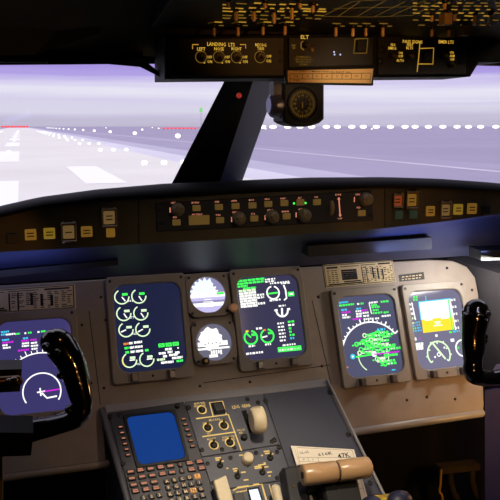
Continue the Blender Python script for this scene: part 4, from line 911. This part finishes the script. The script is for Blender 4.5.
# rudder pedals in the footwell
pm = mat('dim_ochre_pedal_paint', (64, 52, 26), .6, var=.1)
t = thing('rudder_pedals', (1.0, 1.5, FLOOR), 'dim ochre rudder pedal frame in the dark footwell at lower right', 'pedals')
PY = 1.5
b = MB(); q = [at_y(x, y, PY) for x, y in ((441, 474.5), (486, 469.5), (486, 463.5), (441, 468))]; b.hexa(q, [p+V((0, .03, 0)) for p in q], pm); b.build('cross_bar', t)
for xs in ((450, 450.5, 453, 457), (472, 472.5, 475, 480)):
    b = MB(); P3 = [at_y(x, y, PY+.01) for x, y in zip(xs, (471, 482, 492, 506))]; P3.append(V((P3[-1].x+.02, PY+.03, FLOOR))); b.tube(P3, [.0085]*5, pm, 10); b.build('pedal_arm', t)
b = MB(); P3 = [at_y(x, y, PY-.002) for x, y in ((441, 470), (440.5, 484), (439.5, 492), (443, 502), (445, 560))]; b.tube(P3, [.003]*5, mat('yellow_edge', (220, 170, 50), .4), 8); b.build('edge_rail', t, 'yellow edged rail')
# ================================================================== OVERHEAD
ov = thing('overhead_panel', OS.hit(320, 60)+V((0, 0, .2)), 'dark overhead switch panel with amber lettering above the windows', 'overhead panel')
b = MB()
strip = [(165, 36), (165, 79), (471, 76.5), (480, 62), (505, 62), (505, 30), (470, 30)]
so = OS.shift(-.0); Q = [so.uv(*p) for p in strip]; b.prism(so, Q, -.07, 0, mat('strip_black_paint', (8, 7, 6), .6, spec=.2), .002); b.build('front_strip', ov)
b = MB(); u0, u1 = OP.uv(158, 32)[0]-.01, OP.uv(520, 32)[0]
vt = .30
b.prism(OP, [(u0, -.0), (u1, -.0), (u1+.02, vt), (u0+.02, vt)], -.03, 0, dark_m, .002); spl = b.build('switch_plate', ov)
S = OS
for quad, nm in ((((168, 38), (284, 36.5), (284, 77), (168, 77.5)), 'landing_light_panel'), (((287, 36.5), (373, 36), (373, 66), (287, 69)), 'beacon_panel'), (((376, 36), (465.5, 34), (465.5, 75.5), (376, 76)), 'cabin_sign_panel')):
    b = MB(); b.prism(S, inset(pquad(S, *quad), .001), -.001, .003, mat('dark_module_paint', (6, 6, 5), .5, var=.1), .0008); o = b.build(nm, ov)
    S3 = S.shift(.003); b = MB(); kk = S3.scale(300, 56)
    def st(pts, w_=.9, m=amber): b.stroke(S3, [S3.uv(*p) for p in pts], w_*kk, .0003, m)
    def tx(x, y, s_, hp, wp=None, m=ambertxt): b.text(S3, x, y, s_, hp*1.22, m, .0004, wp)
    def rings(x, y, r, name='rotary_switch'):
        bb = MB(); k = S3.scale(x, y); bb.lathe(S3.hit(x, y), S3.n, [(k*r*.9, -.0005), (k*r*.85, .004), (k*r*.6, .006)], knob_m, 18); so_ = bb.build(name, o)
        bb = MB(); bb.arc(S3, S3.uv(x, y), r*k, 0, 360, k*.7, .0005, amberdim); bb.build('ring', so_)
        bb = MB(); c = S3.hit(x, y)+S3.n*.005; bb.tube([c, c+S3.n*.006+V((0, 0, -.002))], [.0016, .0022], mat('brown_toggle', (110, 74, 40), .35, .5), 10); bb.build('lever', so_)
    def togg(x, y, lab=None):
        bb = MB(); k = S3.scale(x, y); c = S3.hit(x, y); bb.lathe(c, S3.n, [(k*3.4, -.0005), (k*3.2, .002), (k*1.8, .003)], screw_m, 14); so_ = bb.build('toggle_switch', o)
        bb = MB(); bb.tube([c+S3.n*.002, c+S3.n*.009+V((.001, 0, -.002))], [.0014, .0022], mat('dull_brass2', (140, 116, 70), .35, .6), 10); bb.build('lever', so_)
    if nm == 'landing_light_panel':
        st([(192.5, 49), (192.5, 44.6), (198.5, 44.6)]); st([(240, 44.6), (245.6, 44.6), (245.6, 48.5)])
        tx(221, 44.4, 'LANDING  LTS', 3, 28.5); tx(201.2, 49, 'LEFT', 2.6, 8.5); tx(219, 48.9, 'NOSE', 2.6, 10); tx(236.5, 48.8, 'RIGHT', 2.6, 10.5)
        tx(260.7, 45, 'RECOG', 2.5, 11.5); tx(260.5, 48.6, 'TAXI', 2.4, 7)
        for x in (201, 218.8, 236.5): rings(x, 57, 5.7); tx(x+8.3, 57.2, 'OFF', 2.3, 5.4); tx(x+8.6, 61.6, 'ON', 2.5, 5); tx(x+3.4, 62.8, 's', 1.2, 2)
        rings(260, 57, 5.6); tx(268.8, 56.4, 'OFF', 2.3, 5.4); tx(268.5, 61, 'ON', 2.5, 5)
        for x, y in ((172.5, 45), (173, 72), (281, 52), (281, 61)):
            bb = MB(); bb.lathe(S3.hit(x, y), S3.n, [(.003, -.0005), (.0028, .001)], black_m, 12); bb.build('screw', o)
    elif nm == 'beacon_panel':
        tx(304.7, 35.6+1.5, 'ELT', 3, 8.5); tx(293.5, 45.5, 'XMIT', 1.5, 5, amberdim); tx(293.5, 48, 'ARM', 1.5, 3, amberdim); togg(305, 45); st([(303, 41), (301, 43), (301, 48), (304, 50)], 1.2, amberdim)
        bb = MB(); bb.ball(S3.hit(312.2, 49.6), .0036, mat('dull_brass2', (140, 116, 70), .35, .6), (1, .7, 1), 12, 8); bb.build('button', o)
        for i, s_ in enumerate(('FOR EMERGENCY', 'ONLY NOT FOR TEST', 'EXCEPT FIRST', 'FIVE MIN')): tx(303.5, 57+i*2.5, s_, 1.3, (16, 19, 16, 8)[i], amberdim)
        for x, y in ((334, 52), (334.5, 54.5), (340.3, 54.6)):
            bb = MB(); bb.ball(S3.hit(x, y), .0011, glow('tiny_white_lamp', (210, 215, 255), .9)); bb.build('lamp', o)
        st([(355, 39), (367.8, 38.5), (366.5, 53), (353.4, 53.3), (355, 39)], .9, amberdim)
        bb = MB(); bb.prism(S3, rrect(*prect(S3, 360.7, 46, 10, 12), .001, 2), 0, .003, keycap, .0008); bb.build('guarded_switch', o)
    else:
        tx(412.5, 41.8, 'PASS SIGNS', 2.6, 22); tx(446, 42, 'EMER LTS', 2.6, 17); tx(393, 44.8, 'NO', 2.3, 5); tx(392, 48.2, 'SMKG', 2.3, 9); tx(410, 44.8, 'SEAT', 2.2, 7.5); tx(409.5, 48, 'BLTS', 2.2, 7.5)
        togg(391.5, 55.7); togg(408.7, 55.4); togg(442.5, 55.3); togg(449.7, 64)
        tx(400.5, 53, 'ON', 2, 4.5); tx(400.5, 56.2, 'OFF', 2, 5.5); tx(400.2, 60.6, 'AUTO', 2.3, 8.5); tx(451.5, 52.5, 'ON', 2, 4.5); tx(452, 56, 'ARM', 2, 5.5); tx(452, 59.5, 'OFF', 2, 5)
        st([(420, 41), (418.6, 57), (417, 72)], 1.1); st([(420, 48.5), (433.6, 48), (432.8, 64), (418, 64)], 1.1)
        bb = MB(); bb.prism(S3, rrect(*prect(S3, 426.5, 56.2, 9, 11), .001, 2), 0, .004, keycap, .0008); bb.build('guarded_switch', o)
        for x, y in ((382, 50), (380.5, 61), (462, 49.5), (461, 61)):
            bb = MB(); bb.lathe(S3.hit(x, y), S3.n, [(k_*S3.scale(x, y), h_) for k_, h_ in ((3.4, -.0005), (3.2, .0012), (1, .0013))], black_m, 14); bb.build('screw', o)
    merge(b, o)
# switch plate toggles and lettering
OQ = OP
b = MB(); kk = OP.scale(320, 22)
def ostroke(pts, w_=.8, m=amberdim): b.stroke(OQ, [OQ.uv(*p) for p in pts], w_*kk, .0006, m)
def odash(x, y, w_, h_=1.1, m=amberdim):
    u, v = OQ.uv(x, y); k = OQ.scale(x, y); v2 = OQ.uv(x, y-h_)[1]-v; b.rect(OQ, u-w_*k/2, v, u+w_*k/2, v+v2, .0006, m)
for x in (214, 238, 263, 285): odash(x+4, 22, 8, .9, amber); odash(x+7, 25.5, 5, .8); ostroke([(x-6, 23), (x-3, 22), (x+9, 22.3)], .6)
for x in (336, 353, 366, 383): odash(x, 23.5, 9, .9); odash(x+6, 26, 5, .8)
for x in (430, 449, 472, 491): odash(x-4, 16, 10, 1, amber); odash(x+5, 13, 8, .8); odash(x-9, 25, 7, .8)
for y, m in ((4, amber), (8.5, amber), (12, amber), (15.5, amberdim), (18.5, amberdim)):
    x = 222
    while x < 318: l = random.uniform(4, 11); odash(x+l/2, y+random.uniform(-.8, .8), l, random.uniform(.8, 1.4), m if random.random() < .8 else amberdim); x += l+random.uniform(2, 7)
x = 400
for y in (3, 6, 9.5, 13, 20):
    x = 412
    while x < 500: l = random.uniform(3, 9); odash(x+l/2, y, l, random.uniform(.7, 1.2), amber if random.random() < .5 else amberdim); x += l+random.uniform(2, 8)
for pts_ in (((322, 16), (352, 1), (400, -2)), ((333, 8), (420, 6)), ((322, 15.8), (372, 16.5), (412, 15)), ((338, 16), (360, 1)), ((356, 16.5), (385, 0)), ((374, 16.5), (405, 1)), ((390, 16), (425, 0)), ((412, 15), (440, 1))): ostroke(pts_, .7)
merge(b, spl)
tanm = mat('amber_toggle_metal', (236, 190, 120), .4, .2)
def otoggle(x, y, h_, m=tanm, r=1.9):
    c = OP.hit(x, y-h_*.75); L = h_*OP.scale(x, y)*1.0; bb = MB(); bb.lathe(c, OP.n, [(r*1.7*kk, 0), (r*1.6*kk, .002), (r*.9*kk, .003)], screw_m, 12); so_ = bb.build('toggle_switch', ov)
    bb = MB(); bb.tube([c, c+V((0, 0, -L*.86))], [r*.75*kk, r*kk], m, 10); bb.build('lever', so_)
for x, y, h_ in ((214, 33, 10), (238, 33, 11), (263, 32, 10), (285, 32, 11), (336, 33.5, 11), (353, 33.5, 10), (366, 33.5, 10), (383, 33.5, 11), (432, 34, 9), (449, 34, 8), (274, 20, 13), (236, 18, 12), (254, 18, 12), (292, 16, 14), (313, 10, 9), (432, 19, 8), (455, 18, 8), (445, 7, 8), (265, 6, 7), (300, 6, 7), (228, 5, 7)): otoggle(x, y, h_)
wh = mat('pale_toggle_metal', (220, 180, 150), .35, .3)
otoggle(475, 22, 12, wh); otoggle(491, 22, 12, wh)
for x, y, m in ((446, 22, mat('beige_square_knob', (190, 150, 92), .5)), (464.5, 34, mat('dull_square_knob', (96, 82, 58), .5))):
    c = OP.hit(x, y-11); k = OP.scale(x, y); bb = MB(); bb.box(c+V((-4.2*k, -.006, -.0155)), c+V((4.2*k, .006, -.003)), m); bb.lathe(c, OP.n, [(2.5*k, 0), (2.5*k, .004)], black_m, 12); bb.build('square_knob', ov, 'beige square knob' if x < 450 else None)
# compass correction card
CC = Plane((0, .862, 0), (1, 0, 0), (0, 0, 1))
t = thing('compass_correction_card', CC.hit(330, 82), 'beige compass correction card in black holder above the compass', 'card')
b = MB(); Q = pquad(CC, (285, 69.5), (374.5, 67.5), (373.5, 85.5), (286, 84)); b.prism(CC, Q, -.008, 0, black_m, .001); b.build('holder', t)
b = MB(); Q = pquad(CC, (287.5, 70.5), (373, 68.8), (371, 83.3), (288, 82.3)); b.prism(CC, Q, 0, .001, card_m); cpl = b.build('card', t)
b = MB(); C4 = [(287.5, 70.5), (373, 68.8), (371, 83.3), (288, 82.3)]
def cc(s, r): return tuple((C4[0][i]*(1-s)+C4[1][i]*s)*(1-r)+(C4[3][i]*(1-s)+C4[2][i]*s)*r for i in (0, 1))
kk = CC.scale(330, 76)
for r in (.3, .72): b.stroke(CC, [CC.uv(*cc(.02, r)), CC.uv(*cc(.98, r))], .5*kk, .0013, ink_m)
for s in (.02, .17, .29, .40, .52, .64, .75, .87, .98): b.stroke(CC, [CC.uv(*cc(s, .3)), CC.uv(*cc(s, .95 if s in (.02, .98) else .72))], .5*kk, .0013, ink_m)
x, y = cc(.4, .15); b.text(CC, x, y, 'TO STEER COMPASS WITH ALL ELECT. ON', 1.6, ink_m, .0013, 62)
for s, s_ in zip((.095, .23, .345, .46, .58, .695, .81, .925), ('FOR', 'N', '30', '60', 'E', '120', '150', 'S')): x, y = cc(s, .5); b.text(CC, x, y, s_, 1.9, ink_m, .0013)
x, y = cc(.095, .85); b.text(CC, x, y, 'STEER', 1.3, ink_m, .0013, 7)
merge(b, cpl)
# standby compass
KY = 1.02; KC = Plane((0, KY, 0), (1, 0, 0), (0, 0, 1)); k = KC.scale(302, 104)
t = thing('magnetic_compass', KC.hit(302, 82), 'black magnetic compass hanging below the overhead panel right of centre post', 'compass')
b = MB(); pts_ = [KC.uv(*p) for p in ((283.5, 82), (283.5, 121), (287, 123.5), (294, 126), (303, 127), (312, 126), (320, 123), (324.5, 119), (324.5, 82))]; ci = circ(KC.uv(302.3, 104), 16*k, 9)
b.prism(KC, pts_, -.045, 0, black_m, .003); b.build('case', t)
b = MB(); b.ring(KC, circ(KC.uv(302.3, 104), 17*k, 40), circ(KC.uv(302.3, 104), 15.2*k, 40), -.001, .004, black_m, bev=.001); b.build('dial_rim', t)
b = MB(); b.prism(KC, circ(KC.uv(302.3, 104), 15.2*k, 40), -.001, .0008, mat('compass_dial_black', (16, 15, 14), .35)); dl = b.build('dial', t)
b = MB(); u, v = KC.uv(302.3, 104)
for i in range(36):
    a = math.radians(i*10); r0 = (11 if i % 3 else 10.4)*k; b.stroke(KC, [(u+r0*math.cos(a), v+r0*math.sin(a)), (u+13.2*k*math.cos(a), v+13.2*k*math.sin(a))], .55*k, .0012, amberdim)
for i, s_ in enumerate(('N', '3', '6', 'E', '12', '15', 'S', '21', '24', 'W', '30', '33')):
    a = math.radians(90-30*i); b.text(KC, 0, 0, s_, 1.9, amberdim, .0012, None, 'C', (u+8.3*k*math.cos(a), v+8.3*k*math.sin(a))) if False else None
    vs, fs, (w_, h_) = text_mesh(s_); sc_ = 1.9*k/h_; b.add([KC.to3(u+8.4*k*math.cos(a)-w_*sc_/2+x_*sc_, v+8.4*k*math.sin(a)-.95*k+y_*sc_, .0012) for x_, y_ in vs], fs, amberdim)
b.stroke(KC, [(u, v+2*k), (u, v-4*k)], .5*k, .0014, amberdim)
merge(b, dl)
b = MB(); c = KC.hit(284, 105)+V((0, .02, 0)); b.lathe(c, (-1, 0, 0), [(13*k, -.002), (13*k, .008), (11.5*k, .013), (8*k, .017)], mat('blue_grey_cap_metal', (120, 122, 150), .3, .6), 28); b.build('side_cap', t, 'blue grey round cap on left side')
b = MB(); a = KC.hit(276, 92); b.box((a.x-.001, KY+.008, KC.hit(0, 92).z), (KC.hit(284, 92).x, KY+.03, KC.hit(0, 76).z), mat('bracket_grey', (96, 90, 90), .5)); b.box((KC.hit(283.5, 90).x, KY-.002, KC.hit(300, 84).z), (KC.hit(324, 90).x, KY-.04+.08, KC.hit(300, 66).z+.02), black_m); b.build('bracket', t)
# ================================================================== LIGHTS
def lamp(kind, name, loc, energy, col, size=.1, target=None, spot=None, sy=None, blend=.5):
    l = bpy.data.lights.new(name, kind); l.energy = energy; l.color = lin(col)
    if kind == 'AREA':
        l.size = size
        if sy: l.shape = 'RECTANGLE'; l.size_y = sy
    elif kind == 'SPOT': l.spot_size = math.radians(spot); l.spot_blend = blend; l.shadow_soft_size = size
    else: l.shadow_soft_size = size
    o = bpy.data.objects.new(name, l); COL.objects.link(o); o.location = loc
    if target is not None: o.rotation_euler = (V(target)-V(loc)).to_track_quat('-Z', 'Y').to_euler()
    return o
WARM, AMB, COOL = (255, 214, 170), (255, 176, 96), (150, 168, 255)
lamp('AREA', 'flood_lamp_right', (.945, 1.325, -.292), .8, (255, 248, 236), .12, (.92, 1.45, -.40), sy=.02)
lamp('AREA', 'flood_lamp_shroud_right', (.84, 1.354, -.264), .2, COOL, .24, (.85, 1.40, -.225), sy=.015)
lamp('AREA', 'flood_lamp_shroud_left', (-.04, 1.352, -.266), .09, COOL, .22, (-.03, 1.40, -.225), sy=.015)
lamp('SPOT', 'dome_lamp_pedestal', (.37, .78, .09), 21, (255, 238, 212), .03, (.39, 1.13, -.70), spot=46, blend=.7)
lamp('SPOT', 'dome_lamp_right', (.95, .3, .25), 9, AMB, .03, (.98, 1.33, -.62), spot=34, blend=.8)
lamp('POINT', 'side_lamp_right', (1.03, 1.16, -.62), 1.35, (255, 190, 105), .03)
lamp('SPOT', 'dome_lamp_panel', (.74, .2, .3), 9.5, (255, 222, 190), .04, (.42, 1.45, -.55), spot=44, blend=.9)
lamp('SPOT', 'dome_lamp_left', (.2, .35, .2), 1.6, AMB, .04, (.0, 1.25, -.56), spot=42, blend=.9)
lamp('SPOT', 'overhead_toggle_fill', (.36, .25, .03), 3.6, AMB, .03, (.36, .80, .155), spot=34, blend=.8)  # unseen spot added to brighten the overhead toggles
sun = bpy.data.lights.new('runway_fill_sun', 'SUN'); sun.energy = 1.15; sun.angle = .3; so2 = bpy.data.objects.new('runway_fill_sun', sun); COL.objects.link(so2); so2.rotation_euler = (math.radians(40), 0, 0)  # added sun, there only to whiten the ground outside
lamp('SPOT', 'grip_glint_spot_left', (.36, .38, -.52), 3.5, AMB, .016, (.05, 1.0, -.33), spot=17, blend=.4)  # narrow unseen spot added for amber glints on the left grip
lamp('SPOT', 'grip_glint_spot_right', (.62, .40, -.50), 3.5, AMB, .016, (.69, 1.0, -.30), spot=17, blend=.4)  # same added glint spot, aimed at the right grip
lamp('SPOT', 'column_fill_right', (.6, .1, .2), 2.6, (190, 185, 255), .05, (.95, 1.05, -.5), spot=38, blend=.8)  # cool unseen fill added to lift the right column and wall
lamp('SPOT', 'card_fill_spot', (.36, .45, .02), 3.2, (255, 215, 165), .02, (.39, .86, .063), spot=13, blend=.5)  # unseen spot added so the correction card reads bright
SC.view_settings.view_transform = 'Standard'; SC.view_settings.look = 'None'; SC.view_settings.exposure = 0; SC.view_settings.gamma = 1
